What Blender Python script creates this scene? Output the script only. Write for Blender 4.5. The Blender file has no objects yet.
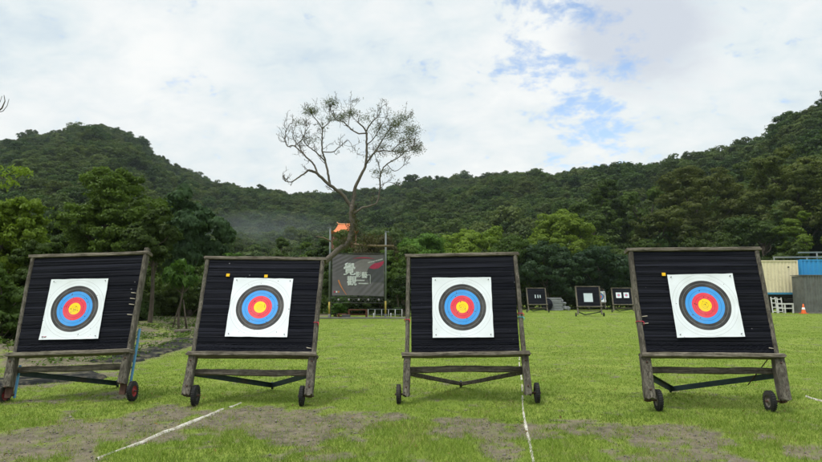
import bpy, math, random
import numpy as np
from mathutils import Vector, Matrix, noise as mnoise

# ------------------------------------------------------------------ camera
S = bpy.context.scene
COL = S.collection
CAM_H, PITCH, FPX = 1.422, 0.10094, 595.5          # metres, radians, focal length in photo pixels (822 wide)
cd = bpy.data.cameras.new('camera')
cam = bpy.data.objects.new('camera', cd)
COL.objects.link(cam)
cam.location = (0, 0, CAM_H)
cam.rotation_euler = (math.pi / 2 + PITCH, 0, 0)
cd.sensor_fit = 'HORIZONTAL'
cd.sensor_width = 36
cd.lens = 36 * FPX / 822
cd.clip_start = 0.1
cd.clip_end = 9000
S.camera = cam

# ------------------------------------------------------------------ light
SUN_EL, SUN_AZ = math.radians(66), math.radians(228)   # azimuth clockwise from +Y (into the picture): behind the camera, a little left
w = bpy.data.worlds.new('World')
S.world = w
w.use_nodes = True
sun_d = bpy.data.lights.new('sun', 'SUN')
sun_d.energy = 2.6
sun_d.angle = math.radians(14)
sun_d.color = (1.0, 0.965, 0.91)
sun = bpy.data.objects.new('sun', sun_d)
COL.objects.link(sun)
sd = Vector((math.sin(SUN_AZ) * math.cos(SUN_EL), math.cos(SUN_AZ) * math.cos(SUN_EL), math.sin(SUN_EL)))
sun.rotation_euler = sd.to_track_quat('Z', 'Y').to_euler()
S.view_settings.view_transform = 'Standard'
S.view_settings.look = 'None'
S.view_settings.exposure = 0.0
S.view_settings.gamma = 1
S.view_settings.use_curve_mapping = False
S.cycles.max_bounces = 5
S.cycles.diffuse_bounces = 3
S.cycles.glossy_bounces = 2
S.cycles.transmission_bounces = 3
S.cycles.transparent_max_bounces = 6
S.cycles.volume_bounces = 1
S.cycles.use_denoising = True


class NT:
    """small helper to write node trees"""
    def __init__(s, tree):
        s.t = tree
        s.n = tree.nodes
        s.l = tree.links

    def new(s, typ, **kw):
        nd = s.n.new(typ)
        for k, v in kw.items():
            setattr(nd, k, v)
        return nd

    def put(s, sock, v):
        if v is None:
            return
        if hasattr(v, 'links') or isinstance(v, bpy.types.NodeSocket):
            s.l.new(v, sock)
        else:
            if sock.type == 'RGBA' and len(v) == 3:
                v = (*v, 1)
            sock.default_value = v

    def math(s, op, a, b=None, c=None, clamp=False):
        nd = s.new('ShaderNodeMath', operation=op, use_clamp=clamp)
        s.put(nd.inputs[0], a)
        s.put(nd.inputs[1], b)
        if c is not None:
            s.put(nd.inputs[2], c)
        return nd.outputs[0]

    def vmath(s, op, a, b=None, out=0):
        nd = s.new('ShaderNodeVectorMath', operation=op)
        s.put(nd.inputs[0], a)
        if b is not None:
            s.put(nd.inputs[1], b)
        return nd.outputs[out]

    def noise(s, vec, scale, detail=4, rough=0.55, dist=0.0, out='Fac'):
        nd = s.new('ShaderNodeTexNoise')
        s.put(nd.inputs['Vector'], vec)
        nd.inputs['Scale'].default_value = scale
        nd.inputs['Detail'].default_value = detail
        nd.inputs['Roughness'].default_value = rough
        nd.inputs['Distortion'].default_value = dist
        return nd.outputs[out]

    def ramp(s, fac, stops, interp='LINEAR'):
        nd = s.new('ShaderNodeValToRGB')
        cr = nd.color_ramp
        cr.interpolation = interp
        while len(cr.elements) > len(stops):
            cr.elements.remove(cr.elements[-1])
        while len(cr.elements) < len(stops):
            cr.elements.new(1)
        for e, (p, c) in zip(cr.elements, stops):
            e.position = p
            e.color = (c, c, c, 1) if isinstance(c, (int, float)) else (*c, 1)
        s.put(nd.inputs[0], fac)
        return nd.outputs[0]

    def mix(s, fac, a, b, blend='MIX'):
        nd = s.new('ShaderNodeMix', data_type='RGBA', blend_type=blend)
        s.put(nd.inputs[0], fac)
        s.put(nd.inputs[6], a)
        s.put(nd.inputs[7], b)
        return nd.outputs[2]

    def smooth(s, v, lo, hi):
        nd = s.new('ShaderNodeMapRange', interpolation_type='SMOOTHSTEP')
        s.put(nd.inputs[0], v)
        nd.inputs[1].default_value = lo
        nd.inputs[2].default_value = hi
        return nd.outputs[0]

    def scale(s, vec, xyz):
        nd = s.new('ShaderNodeMapping')
        s.put(nd.inputs[0], vec)
        nd.inputs['Scale'].default_value = xyz
        return nd.outputs[0]


def px_dir(px, py):
    """direction of a photo pixel in the world"""
    x, u = (px - 411) / FPX, (231 - py) / FPX
    return Vector((x, math.cos(PITCH) - u * math.sin(PITCH), math.sin(PITCH) + u * math.cos(PITCH))).normalized()


def build_sky():
    n = NT(w.node_tree)
    n.n.clear()
    out = n.new('ShaderNodeOutputWorld')
    bg = n.new('ShaderNodeBackground')
    bg.inputs['Strength'].default_value = 0.1
    sky = n.new('ShaderNodeTexSky', sky_type='NISHITA')
    sky.sun_disc = False
    sky.sun_elevation = SUN_EL
    sky.sun_rotation = SUN_AZ
    sky.altitude = 50
    sky.air_density = 1.0
    sky.dust_density = 1.2
    tc = n.new('ShaderNodeTexCoord')
    d = n.vmath('NORMALIZE', tc.outputs['Generated'])
    sp = n.new('ShaderNodeSeparateXYZ')
    n.put(sp.inputs[0], d)
    z = n.math('MAXIMUM', sp.outputs[2], 0.0)
    inv = n.math('DIVIDE', 1.0, n.math('ADD', z, 0.42))
    cb = n.new('ShaderNodeCombineXYZ')                      # a flat cloud deck seen in perspective
    n.put(cb.inputs[0], n.math('MULTIPLY', sp.outputs[0], inv))
    n.put(cb.inputs[1], n.math('MULTIPLY', sp.outputs[1], inv))
    p = cb.outputs[0]
    # rotated, stretched copy for streaky clouds
    mp = n.new('ShaderNodeMapping')
    n.put(mp.inputs[0], p)
    mp.inputs['Rotation'].default_value = (0, 0, math.radians(35))
    mp.inputs['Scale'].default_value = (1.0, 1.25, 1)
    big = n.noise(mp.outputs[0], 1.9, 5, 0.55, 0.25)
    fine = n.noise(mp.outputs[0], 10.0, 8, 0.60, 0.35)
    curd = n.noise(p, 30.0, 5, 0.6, 0.2)
    # where the deck is torn open (directions over the right-hand ridge)
    hole = None
    for px, py, k, wgt in ((588, 112, 420, 1.0), (603, 142, 500, 0.9), (556, 74, 420, 0.95), (578, 92, 400, .95), (548, 12, 400, 0.8), (582, 4, 400, .8), (528, 50, 500, .75),
                           (497, 62, 1100, .55), (618, 68, 500, .55), (455, 78, 900, .3), (190, 58, 700, .22), (700, 170, 500, .2),
                           (800, 60, 300, .2), (560, 165, 500, .4)):
        dt = n.vmath('DOT_PRODUCT', d, tuple(px_dir(px, py)), out=1)
        e = n.math('EXPONENT', n.math('MULTIPLY', n.math('SUBTRACT', dt, 1.0), float(k)))
        e = n.math('MULTIPLY', e, wgt)
        hole = e if hole is None else n.math('MAXIMUM', hole, e)
    f = n.math('ADD', n.math('MULTIPLY', fine, 0.62), n.math('MULTIPLY', curd, 0.38))
    tear = n.math('SUBTRACT', n.math('MULTIPLY', hole, 0.86), n.math('MULTIPLY_ADD', n.math('SUBTRACT', f, 0.5), 4.2, 0.40))
    cover = n.math('SUBTRACT', 1.0, n.smooth(tear, -0.05, 0.75))
    veil = n.math('MULTIPLY_ADD', cover, 0.90, 0.10)
    # cloud body: white with soft grey-blue bellies
    shade = n.math('ADD', n.math('MULTIPLY', big, 0.68), n.math('MULTIPLY', fine, 0.38))
    ccol = n.ramp(shade, [(0.40, (6.7, 7.75, 8.5)), (0.49, (7.9, 8.7, 9.0)), (0.58, (8.9, 9.3, 9.4)), (0.70, (10.0, 10.1, 9.95))])
    # a broad grey cloud high on the right
    grey = None
    for px, py, k, wgt in ((620, 32, 260, 1.0), (680, 25, 220, .75), (735, 120, 260, .35), (160, 45, 90, .3), (300, 40, 90, .35)):
        dt = n.vmath('DOT_PRODUCT', d, tuple(px_dir(px, py)), out=1)
        e = n.math('MULTIPLY', n.math('EXPONENT', n.math('MULTIPLY', n.math('SUBTRACT', dt, 1.0), float(k))), wgt)
        grey = e if grey is None else n.math('ADD', grey, n.math('MULTIPLY', e, 0.7))
    g = n.smooth(n.math('ADD', grey, n.math('MULTIPLY', n.math('SUBTRACT', fine, 0.5), 0.9)), 0.25, 0.95)
    ccol = n.mix(g, ccol, (6.6, 7.1, 7.9))
    warm = n.smooth(z, 0.0, 0.35)
    ccol = n.mix(n.math('MULTIPLY', n.math('SUBTRACT', 1.0, warm), 0.35), ccol, (9.1, 9.2, 8.9))
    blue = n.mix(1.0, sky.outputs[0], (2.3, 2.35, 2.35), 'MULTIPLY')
    col = n.mix(veil, blue, ccol)
    # extra brightness overhead, above the view, adds soft light; overcast is brightest there
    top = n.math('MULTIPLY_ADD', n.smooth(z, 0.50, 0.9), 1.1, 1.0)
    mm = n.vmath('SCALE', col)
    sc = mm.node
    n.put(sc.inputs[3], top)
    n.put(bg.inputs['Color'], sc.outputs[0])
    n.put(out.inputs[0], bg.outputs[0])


build_sky()


# ------------------------------------------------------------------ noise and mesh helpers
def _hash(ix, iy, iz, seed):
    h = (ix.astype(np.int64) * 374761393 + iy.astype(np.int64) * 668265263 + iz.astype(np.int64) * 2147483647 + seed * 1274126177) & 0xffffffff
    h = ((h ^ (h >> 13)) * 1274126177) & 0xffffffff
    h = (h ^ (h >> 16)) & 0xffffff
    return h / float(0xffffff)


def vnoise(x, y, z=None, seed=0):
    x = np.asarray(x, float)
    y = np.asarray(y, float)
    z = np.zeros_like(x) if z is None else np.asarray(z, float)
    ix, iy, iz = np.floor(x), np.floor(y), np.floor(z)
    fx, fy, fz = x - ix, y - iy, z - iz
    fx, fy, fz = fx * fx * (3 - 2 * fx), fy * fy * (3 - 2 * fy), fz * fz * (3 - 2 * fz)
    r = 0
    for dx in (0, 1):
        for dy in (0, 1):
            for dz in (0, 1):
                r = r + _hash(ix + dx, iy + dy, iz + dz, seed) * (fx if dx else 1 - fx) * (fy if dy else 1 - fy) * (fz if dz else 1 - fz)
    return r


def fbm(x, y, z=None, oct=4, seed=0):
    a, s, t = 1.0, 0.0, 0.0
    for i in range(oct):
        k = 2.0 ** i
        s = s + a * vnoise(np.asarray(x) * k, np.asarray(y) * k, None if z is None else np.asarray(z) * k, seed + i)
        t += a
        a *= 0.5
    return s / t


def sstep(v, lo, hi):
    t = np.clip((np.asarray(v, float) - lo) / (hi - lo), 0, 1)
    return t * t * (3 - 2 * t)


def mesh_np(name, verts, faces, mats, parent=None, smooth=False, attrs=None, mat_idx=None):
    """verts (N,3), faces (M,k) array of one size or list of lists -> linked object"""
    me = bpy.data.meshes.new(name)
    if isinstance(faces, np.ndarray):
        k = faces.shape[1]
        me.vertices.add(len(verts))
        me.vertices.foreach_set('co', np.ascontiguousarray(verts, np.float32).ravel())
        me.loops.add(faces.size)
        me.loops.foreach_set('vertex_index', faces.astype(np.int32).ravel())
        me.polygons.add(len(faces))
        me.polygons.foreach_set('loop_start', np.arange(0, faces.size, k, dtype=np.int32))
        try:
            me.polygons.foreach_set('loop_total', np.full(len(faces), k, np.int32))
        except Exception:
            pass
        me.update(calc_edges=True)
    else:
        me.from_pydata([tuple(v) for v in verts], [], faces)
        me.update()
    for m in mats if isinstance(mats, (list, tuple)) else [mats]:
        me.materials.append(m)
    if mat_idx is not None:
        me.polygons.foreach_set('material_index', np.asarray(mat_idx, np.int32))
    if smooth:
        me.polygons.foreach_set('use_smooth', np.ones(len(me.polygons), bool))
    for an, (dom, vals) in (attrs or {}).items():
        a = me.attributes.new(an, 'FLOAT', dom)
        a.data.foreach_set('value', np.asarray(vals, np.float32))
    o = bpy.data.objects.new(name, me)
    COL.objects.link(o)
    if parent is not None:
        o.parent = parent
    return o


def tag(o, label=None, cat=None, group=None, kind=None):
    for k, v in (('label', label), ('category', cat), ('group', group), ('kind', kind)):
        if v:
            o[k] = v
    return o


def empty(name, loc, rot=(0, 0, 0), label=None, cat=None, group=None):
    o = bpy.data.objects.new(name, None)
    COL.objects.link(o)
    o.location = loc
    o.rotation_euler = rot
    o.empty_display_size = 0.2
    return tag(o, label, cat, group)


def copy_tree(o, parent=None):
    c = o.copy()
    COL.objects.link(c)
    c.parent = parent
    for ch in list(o.children):
        copy_tree(ch, c)
    return c


class MB:
    """collects shapes, links them as ONE mesh object"""
    def __init__(s):
        s.v, s.f, s.m, s.sm = [], [], [], []

    def add(s, verts, faces, mi=0, sm=False):
        b = len(s.v)
        s.v += [tuple(p) for p in verts]
        s.f += [[i + b for i in f] for f in faces]
        s.m += [mi] * len(faces)
        s.sm += [sm] * len(faces)

    def box(s, lo, hi, mi=0, M=None):
        x0, y0, z0 = lo
        x1, y1, z1 = hi
        vs = [Vector(p) for p in ((x0, y0, z0), (x1, y0, z0), (x1, y1, z0), (x0, y1, z0), (x0, y0, z1), (x1, y0, z1), (x1, y1, z1), (x0, y1, z1))]
        if M is not None:
            vs = [M @ p for p in vs]
        s.add(vs, [[0, 3, 2, 1], [4, 5, 6, 7], [0, 1, 5, 4], [1, 2, 6, 5], [2, 3, 7, 6], [3, 0, 4, 7]], mi)

    def tube(s, pts, rad, seg=8, mi=0, cap=True, smooth=True):
        pts = [Vector(p) for p in pts]
        n = len(pts)
        if not isinstance(rad, (list, tuple)):
            rad = [rad] * n
        vs, fs = [], []
        up = None
        for i, p in enumerate(pts):
            t = (pts[min(i + 1, n - 1)] - pts[max(i - 1, 0)])
            t = t.normalized() if t.length > 1e-9 else Vector((0, 0, 1))
            if up is None:
                up = Vector((0, 0, 1)) if abs(t.z) < 0.9 else Vector((1, 0, 0))
            a = up.cross(t)
            a = a.normalized() if a.length > 1e-6 else Vector((1, 0, 0))
            b = t.cross(a).normalized()
            up = b
            for k in range(seg):
                th = 2 * math.pi * k / seg
                vs.append(p + (a * math.cos(th) + b * math.sin(th)) * rad[i])
        for i in range(n - 1):
            for k in range(seg):
                k2 = (k + 1) % seg
                fs.append([i * seg + k, i * seg + k2, (i + 1) * seg + k2, (i + 1) * seg + k])
        if cap:
            fs.append(list(range(seg))[::-1])
            fs.append([(n - 1) * seg + k for k in range(seg)])
        s.add(vs, fs, mi, smooth)

    def beam(s, p0, p1, wd, dp, side=(1, 0, 0), n=None, rough=0.0, seed=0, mi=0, bev=0.006, ends=0.0):
        """rectangular timber from p0 to p1 with bevelled edges; side = direction of its width; uneven when rough > 0"""
        p0, p1 = Vector(p0), Vector(p1)
        t = p1 - p0
        L = t.length
        t.normalize()
        sd_ = Vector(side)
        sd_ = (sd_ - t * sd_.dot(t)).normalized()
        dd = t.cross(sd_).normalized()
        n = n or max(2, int(L / 0.05))
        hw, hd = wd / 2, dp / 2
        b = min(bev, hw * .45, hd * .45)
        prof = []
        nx = 4 if rough else 1
        def edge(a, c):
            for k in range(nx):
                q = k / nx
                prof.append((a[0] + (c[0] - a[0]) * q, a[1] + (c[1] - a[1]) * q))
        cs = [(hw - b, -hd), (hw, -hd + b), (hw, hd - b), (hw - b, hd), (-hw + b, hd), (-hw, hd - b), (-hw, -hd + b), (-hw + b, -hd)]
        for i in range(0, 8, 2):
            prof.append(cs[i])
            edge(cs[i + 1], cs[(i + 2) % 8])
        m = len(prof)
        vs, fs = [], []
        for i in range(n + 1):
            q = i / n
            for j, (x, y) in enumerate(prof):
                k = 1.0
                off = 0.0
                pos = p0 + t * (L * q)
                if rough:
                    nz = mnoise.noise(Vector((x * 22 + seed * 7.3, y * 22, q * L * 5 + seed)))
                    nz2 = mnoise.noise(Vector((x * 90 + seed, y * 90, q * L * 9)))
                    off = rough * (nz * 0.9 + nz2 * 0.45)
                    if i in (0, n):
                        pos = pos + t * (ends * mnoise.noise(Vector((x * 40 + seed, y * 40, q * 9))))
                r = math.hypot(x, y) or 1
                wob = sd_ * (rough * 1.2 * mnoise.noise(Vector((seed * 3.1, 0, q * L * 1.6)))) + dd * (rough * 1.0 * mnoise.noise(Vector((seed * 5.1, 9, q * L * 1.6))))
                vs.append(pos + sd_ * (x * (1 + off / r)) + dd * (y * (1 + off / r)) + wob * (1 if rough else 0))
        for i in range(n):
            for j in range(m):
                j2 = (j + 1) % m
                fs.append([i * m + j, i * m + j2, (i + 1) * m + j2, (i + 1) * m + j])
        fs.append(list(range(m))[::-1])
        fs.append([n * m + j for j in range(m)])
        s.add(vs, fs, mi)

    def lathe(s, prof, axis_p, axis_d, seg=24, mi=0, smooth=True):
        """prof: list of (r, h) revolved about an axis"""
        ap, ad = Vector(axis_p), Vector(axis_d).normalized()
        a = ad.orthogonal().normalized()
        b = ad.cross(a)
        vs, fs = [], []
        for r, h in prof:
            for k in range(seg):
                th = 2 * math.pi * k / seg
                vs.append(ap + ad * h + (a * math.cos(th) + b * math.sin(th)) * max(r, 1e-4))
        n = len(prof)
        for i in range(n - 1):
            for k in range(seg):
                k2 = (k + 1) % seg
                fs.append([i * seg + k, i * seg + k2, (i + 1) * seg + k2, (i + 1) * seg + k])
        s.add(vs, fs, mi, smooth)

    def build(s, name, mats, parent=None):
        me = bpy.data.meshes.new(name)
        me.from_pydata(s.v, [], s.f)
        for m in mats if isinstance(mats, (list, tuple)) else [mats]:
            me.materials.append(m)
        me.polygons.foreach_set('material_index', s.m)
        me.polygons.foreach_set('use_smooth', s.sm)
        me.update()
        o = bpy.data.objects.new(name, me)
        COL.objects.link(o)
        if parent is not None:
            o.parent = parent
        return o


# ------------------------------------------------------------------ materials
def base_mat(name, rough=0.7, spec=0.3):
    m = bpy.data.materials.new(name)
    m.use_nodes = True
    n = NT(m.node_tree)
    b = m.node_tree.nodes['Principled BSDF']
    b.inputs['Roughness'].default_value = rough
    b.inputs['Specular IOR Level'].default_value = spec
    return m, n, b


def bump(n, b, h, strength=0.3, dist=0.01):
    bp = n.new('ShaderNodeBump')
    bp.inputs['Strength'].default_value = strength
    bp.inputs['Distance'].default_value = dist
    n.put(bp.inputs['Height'], h)
    n.put(b.inputs['Normal'], bp.outputs[0])


def objco(n):
    return n.new('ShaderNodeTexCoord').outputs['Object']


def flat(name, col, rough=0.6, spec=0.3, var=0.18, scale=14, metal=0.0, dirt=None):
    m, n, b = base_mat(name, rough, spec)
    co = objco(n)
    f = n.noise(co, scale, 5, 0.6)
    c = n.ramp(f, [(0.3, tuple(x * (1 - var) for x in col)), (0.7, tuple(min(1, x * (1 + var)) for x in col))])
    if dirt:
        g = n.noise(co, 3.1, 6, 0.7)
        c = n.mix(n.ramp(g, [(0.52, 0), (0.72, 0.8)]), c, dirt)
    n.put(b.inputs['Base Color'], c)
    b.inputs['Metallic'].default_value = metal
    bump(n, b, f, 0.15, 0.004)
    return m


def wood_mat(name, light, dark, axis='x', moss=0.25):
    m, n, b = base_mat(name, 0.85, 0.15)
    co = objco(n)
    st = {'x': (2.2, 45, 45), 'z': (45, 45, 2.2)}[axis]
    g = n.noise(n.scale(co, st), 1.0, 8, 0.7, 0.4)
    g2 = n.noise(n.scale(co, tuple(a * 2.6 for a in st)), 1.0, 5, 0.7)
    blot = n.noise(co, 6.0, 6, 0.65)
    c = n.ramp(g, [(0.33, dark), (0.5, tuple((a + c_) / 2 for a, c_ in zip(dark, light))), (0.66, light)])
    crack = n.ramp(g2, [(0.36, 0.12), (0.46, 1.0)])
    c = n.mix(1.0, c, crack, 'MULTIPLY')
    c = n.mix(n.ramp(blot, [(0.45, 0), (0.7, 0.75)]), c, tuple(d * 0.8 for d in dark))
    c = n.mix(n.math('MULTIPLY', n.ramp(n.noise(co, 11, 5, 0.7), [(0.55, 0), (0.68, 1)]), moss), c, (0.16, 0.17, 0.12))
    n.put(b.inputs['Base Color'], c)
    bump(n, b, n.math('ADD', n.math('MULTIPLY', g, 0.6), n.math('MULTIPLY', crack, 0.5)), 0.8, 0.006)
    return m


M = {}
M['wood_post'] = wood_mat('weathered_post', (0.205, 0.185, 0.15), (0.040, 0.034, 0.027), 'z')
M['wood_rail'] = wood_mat('weathered_rail', (0.27, 0.24, 0.19), (0.06, 0.05, 0.038), 'x')
M['wood_dark'] = wood_mat('dark_damp_timber', (0.19, 0.165, 0.13), (0.035, 0.03, 0.024), 'x', 0.35)
M['steel_dark'] = flat('teal_black_steel', (0.025, 0.045, 0.05), 0.5, 0.4, 0.3, 18, 0.2, (0.06, 0.045, 0.035))
M['steel_blue'] = flat('sky_blue_steel', (0.10, 0.30, 0.52), 0.5, 0.4, 0.15, 12, 0.0, (0.09, 0.16, 0.22))
M['steel_rust'] = flat('rusty_steel', (0.075, 0.04, 0.03), 0.8, 0.2, 0.3, 25)
M['rubber'] = flat('tyre_rubber', (0.022, 0.022, 0.022), 0.8, 0.2, 0.3, 30, 0, (0.07, 0.062, 0.05))
M['rim_red'] = flat('red_rim', (0.30, 0.03, 0.035), 0.6, 0.3, 0.3, 30, 0, (0.06, 0.035, 0.03))
M['rim_grey'] = flat('grey_rim', (0.16, 0.14, 0.12), 0.6, 0.3, 0.3, 30, 0, (0.05, 0.04, 0.035))
M['rim_dark'] = flat('dark_rim', (0.035, 0.033, 0.032), 0.6, 0.3, 0.3, 30)
M['yellow_foam'] = flat('yellow_foam', (0.78, 0.45, 0.02), 0.8, 0.2, 0.1, 30)
M['red_cord'] = flat('red_cord', (0.42, 0.03, 0.06), 0.7, 0.2, 0.2, 60)
M['teal_cord'] = flat('teal_cord', (0.05, 0.32, 0.36), 0.7, 0.2, 0.2, 60)
M['peg_wood'] = flat('pale_peg', (0.45, 0.40, 0.32), 0.8, 0.2, 0.2, 60)
M['pin'] = flat('dark_pin', (0.03, 0.03, 0.03), 0.5, 0.4, 0.1, 60)


def mat_butt():
    """black layered foam of the target butts, dusty along some layers"""
    m, n, b = base_mat('black_layered_foam', 0.85, 0.07)
    co = objco(n)
    row = n.noise(n.scale(co, (0.16, 0.16, 15)), 1.0, 3, 0.6)
    fine = n.noise(n.scale(co, (1.2, 1.2, 80)), 1.0, 4, 0.65)
    blot = n.noise(n.scale(co, (1.1, 1, 2.5)), 1.6, 5, 0.65)
    c = n.ramp(row, [(0.38, (0.0045, 0.0052, 0.0090)), (0.53, (0.0090, 0.0095, 0.0130)), (0.62, (0.018, 0.019, 0.028)), (0.76, (0.048, 0.048, 0.060))])
    c = n.mix(n.math('MULTIPLY', n.ramp(blot, [(0.5, 0), (0.75, 1)]), 0.22), c, (0.035, 0.035, 0.042))
    c = n.mix(1.0, c, n.ramp(fine, [(0.3, 0.75), (0.65, 1.15)]), 'MULTIPLY')
    # old arrow holes and torn flecks
    v = n.new('ShaderNodeTexVoronoi', feature='F1')
    v.inputs['Scale'].default_value = 9.0
    n.put(v.inputs['Vector'], co)
    sel = n.ramp(n.noise(co, 4.0, 2), [(0.56, 0), (0.60, 1)])
    c = n.mix(n.math('MULTIPLY', n.ramp(v.outputs['Distance'], [(0.05, 1), (0.09, 0)]), sel), c, (0.16, 0.16, 0.17))
    n.put(b.inputs['Base Color'], c)
    bump(n, b, n.math('ADD', fine, n.math('MULTIPLY', n.noise(co, 60, 3), 0.5)), 0.5, 0.004)
    return m


M['butt'] = mat_butt()


def mat_face(zone, rings, paper=(0.72, 0.76, 0.80), black=(0.034, 0.033, 0.035), colors=None, seed=0):
    """printed archery face: colours by distance from the sheet's own centre (object coordinates x, z)"""
    m, n, b = base_mat('target_face_print', 0.6, 0.3)
    co = objco(n)
    sp = n.new('ShaderNodeSeparateXYZ')
    n.put(sp.inputs[0], co)
    cb = n.new('ShaderNodeCombineXYZ')
    n.put(cb.inputs[0], sp.outputs[0])
    n.put(cb.inputs[1], sp.outputs[2])
    r = n.math('DIVIDE', n.vmath('LENGTH', cb.outputs[0], out=1), zone)      # 1 = edge of the outermost ring
    Y, R_, B_ = (0.88, 0.62, 0.012), (0.74, 0.045, 0.075), (0.045, 0.30, 0.74)
    if colors:
        Y, R_, B_ = colors
    stops = [(0.0, Y), (0.2, R_), (0.4, B_), (0.6, black), (0.8, paper), (1.0, paper)]
    c = n.ramp(n.math('MULTIPLY', r, 0.999), [(p, c_) for p, c_ in stops[:5]], 'CONSTANT')
    if rings:
        # thin scoring lines
        for k, (rr, col) in enumerate(((0.1, (0.45, 0.3, 0.02)), (0.3, (0.30, 0.02, 0.03)), (0.5, (0.02, 0.09, 0.25)), (0.7, (0.22, 0.22, 0.22)), (0.9, (0.52, 0.54, 0.56)), (1.0, (0.42, 0.44, 0.46)), (0.045, (0.45, 0.3, 0.02)))):
            dd = n.math('ABSOLUTE', n.math('SUBTRACT', r, rr))
            c = n.mix(n.math('LESS_THAN', dd, 0.0042), c, col)
        # arrow holes gathered round the gold, a few strays
        v = n.new('ShaderNodeTexVoronoi', feature='F1')
        v.inputs['Scale'].default_value = 34.0
        n.put(v.inputs['Vector'], n.vmath('ADD', co, (seed * 1.37, 0, seed * .71)))
        sel = n.noise(n.vmath('ADD', co, (seed * 2.1, 0, 0)), 21.0, 1)
        near = n.ramp(r, [(0.1, 0.50), (0.5, 0.585), (1.0, 0.68)])
        hole = n.math('MULTIPLY', n.math('LESS_THAN', v.outputs['Distance'], 0.23), n.math('GREATER_THAN', sel, near))
        c = n.mix(hole, c, (0.03, 0.03, 0.03))
    dirt = n.noise(co, 5.0, 6, 0.65)
    c = n.mix(n.math('MULTIPLY', n.ramp(dirt, [(0.45, 0), (0.75, 1)]), 0.16), c, (0.45, 0.43, 0.38))
    n.put(b.inputs['Base Color'], c)
    bump(n, b, n.noise(co, 7.0, 3), 0.25, 0.006)
    return m


def leaf_mat(name, a, b_, c_=None, trans=0.35, hue=0.5, dry=None):
    """leaf material: per-leaf tint and per-tree variation"""
    m = bpy.data.materials.new(name)
    m.use_nodes = True
    n = NT(m.node_tree)
    n.n.clear()
    out = n.new('ShaderNodeOutputMaterial')
    at = n.new('ShaderNodeAttribute', attribute_name='tint')
    oi = n.new('ShaderNodeObjectInfo')
    col = n.mix(at.outputs['Fac'], a, b_)
    c_ = c_ or tuple(x * y for x, y in zip(b_, (1.25, 1.0, 0.8)))
    col = n.mix(n.math('MULTIPLY', oi.outputs['Random'], hue), col, c_)
    if dry:
        col = n.mix(n.new('ShaderNodeAttribute', attribute_name='dry').outputs['Fac'], col, dry)
    br = 0.95 if dry else n.math('MULTIPLY_ADD', n.math('FRACT', n.math('MULTIPLY', oi.outputs['Random'], 7.31)), 0.5, 0.72)
    v = n.vmath('SCALE', col)
    n.put(v.node.inputs[3], br)
    d = n.new('ShaderNodeBsdfDiffuse')
    t = n.new('ShaderNodeBsdfTranslucent')
    g = n.new('ShaderNodeBsdfGlossy')
    g.inputs['Roughness'].default_value = 0.45
    g.inputs['Color'].default_value = (1, 1, 1, 1)
    n.put(d.inputs['Color'], v)
    tv = n.mix(1.0, v, (1.15, 1.25, 0.6), 'MULTIPLY')
    n.put(t.inputs['Color'], tv)
    mx = n.new('ShaderNodeMixShader')
    mx.inputs[0].default_value = trans
    n.put(mx.inputs[1], d.outputs[0])
    n.put(mx.inputs[2], t.outputs[0])
    mg = n.new('ShaderNodeMixShader')
    mg.inputs[0].default_value = 0.008
    n.put(mg.inputs[1], mx.outputs[0])
    n.put(mg.inputs[2], g.outputs[0])
    n.put(out.inputs[0], mg.outputs[0])
    return m


M['leaf_dark'] = leaf_mat('dark_green_leaves', (0.020, 0.042, 0.010), (0.060, 0.100, 0.022))
M['leaf_mid'] = leaf_mat('mid_green_leaves', (0.024, 0.052, 0.010), (0.078, 0.130, 0.024))
M['leaf_yellow'] = leaf_mat('yellow_green_leaves', (0.065, 0.115, 0.012), (0.165, 0.235, 0.030), hue=0.1)
M['leaf_olive'] = leaf_mat('olive_leaves', (0.042, 0.062, 0.014), (0.135, 0.160, 0.040), hue=0.15)
M['leaf_fresh'] = leaf_mat('fresh_green_leaves', (0.030, 0.080, 0.014), (0.090, 0.175, 0.028), hue=0.2)
M['leaf_blue'] = leaf_mat('blue_green_leaves', (0.020, 0.048, 0.022), (0.055, 0.100, 0.045), hue=0.2)
M['leaf_brown'] = leaf_mat('brown_green_creeper', (0.05, 0.052, 0.022), (0.10, 0.095, 0.045), hue=0.2)
M['leaf_wood'] = leaf_mat('forest_leaves', (0.016, 0.040, 0.010), (0.055, 0.105, 0.022), (0.098, 0.120, 0.034), hue=0.75)
M['bark'] = wood_mat('brown_bark', (0.16, 0.13, 0.10), (0.045, 0.036, 0.028), 'z')
M['bark_pale'] = wood_mat('pale_dead_bark', (0.19, 0.165, 0.135), (0.06, 0.05, 0.04), 'z', 0.3)
M['grass'] = leaf_mat('grass_blades', (0.112, 0.176, 0.026), (0.208, 0.288, 0.050), (0.26, 0.24, 0.09), trans=0.35, hue=0.0, dry=(0.30, 0.25, 0.12))


# ------------------------------------------------------------------ ground
def gz(x, y):
    """height of the ground"""
    x = np.asarray(x, float)
    y = np.asarray(y, float)
    z = -0.0065 * np.clip(y - 8, 0, 47)
    bank = sstep(-x, 8.0, 12.5) * sstep(y, 7, 12) * (1 - sstep(y, 34, 55))
    z = z + bank * (0.30 + 0.35 * (fbm(x * .5, y * .5, seed=5) - .3))
    m1 = np.exp(-(((x + 9.3) / 1.5) ** 2 + ((y - 12.6) / 0.9) ** 2))           # heap of soil behind the first stand
    z = z + 0.42 * m1
    return z


def depth_of(py):
    return 1.422 * FPX / (py - 291.3)


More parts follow.
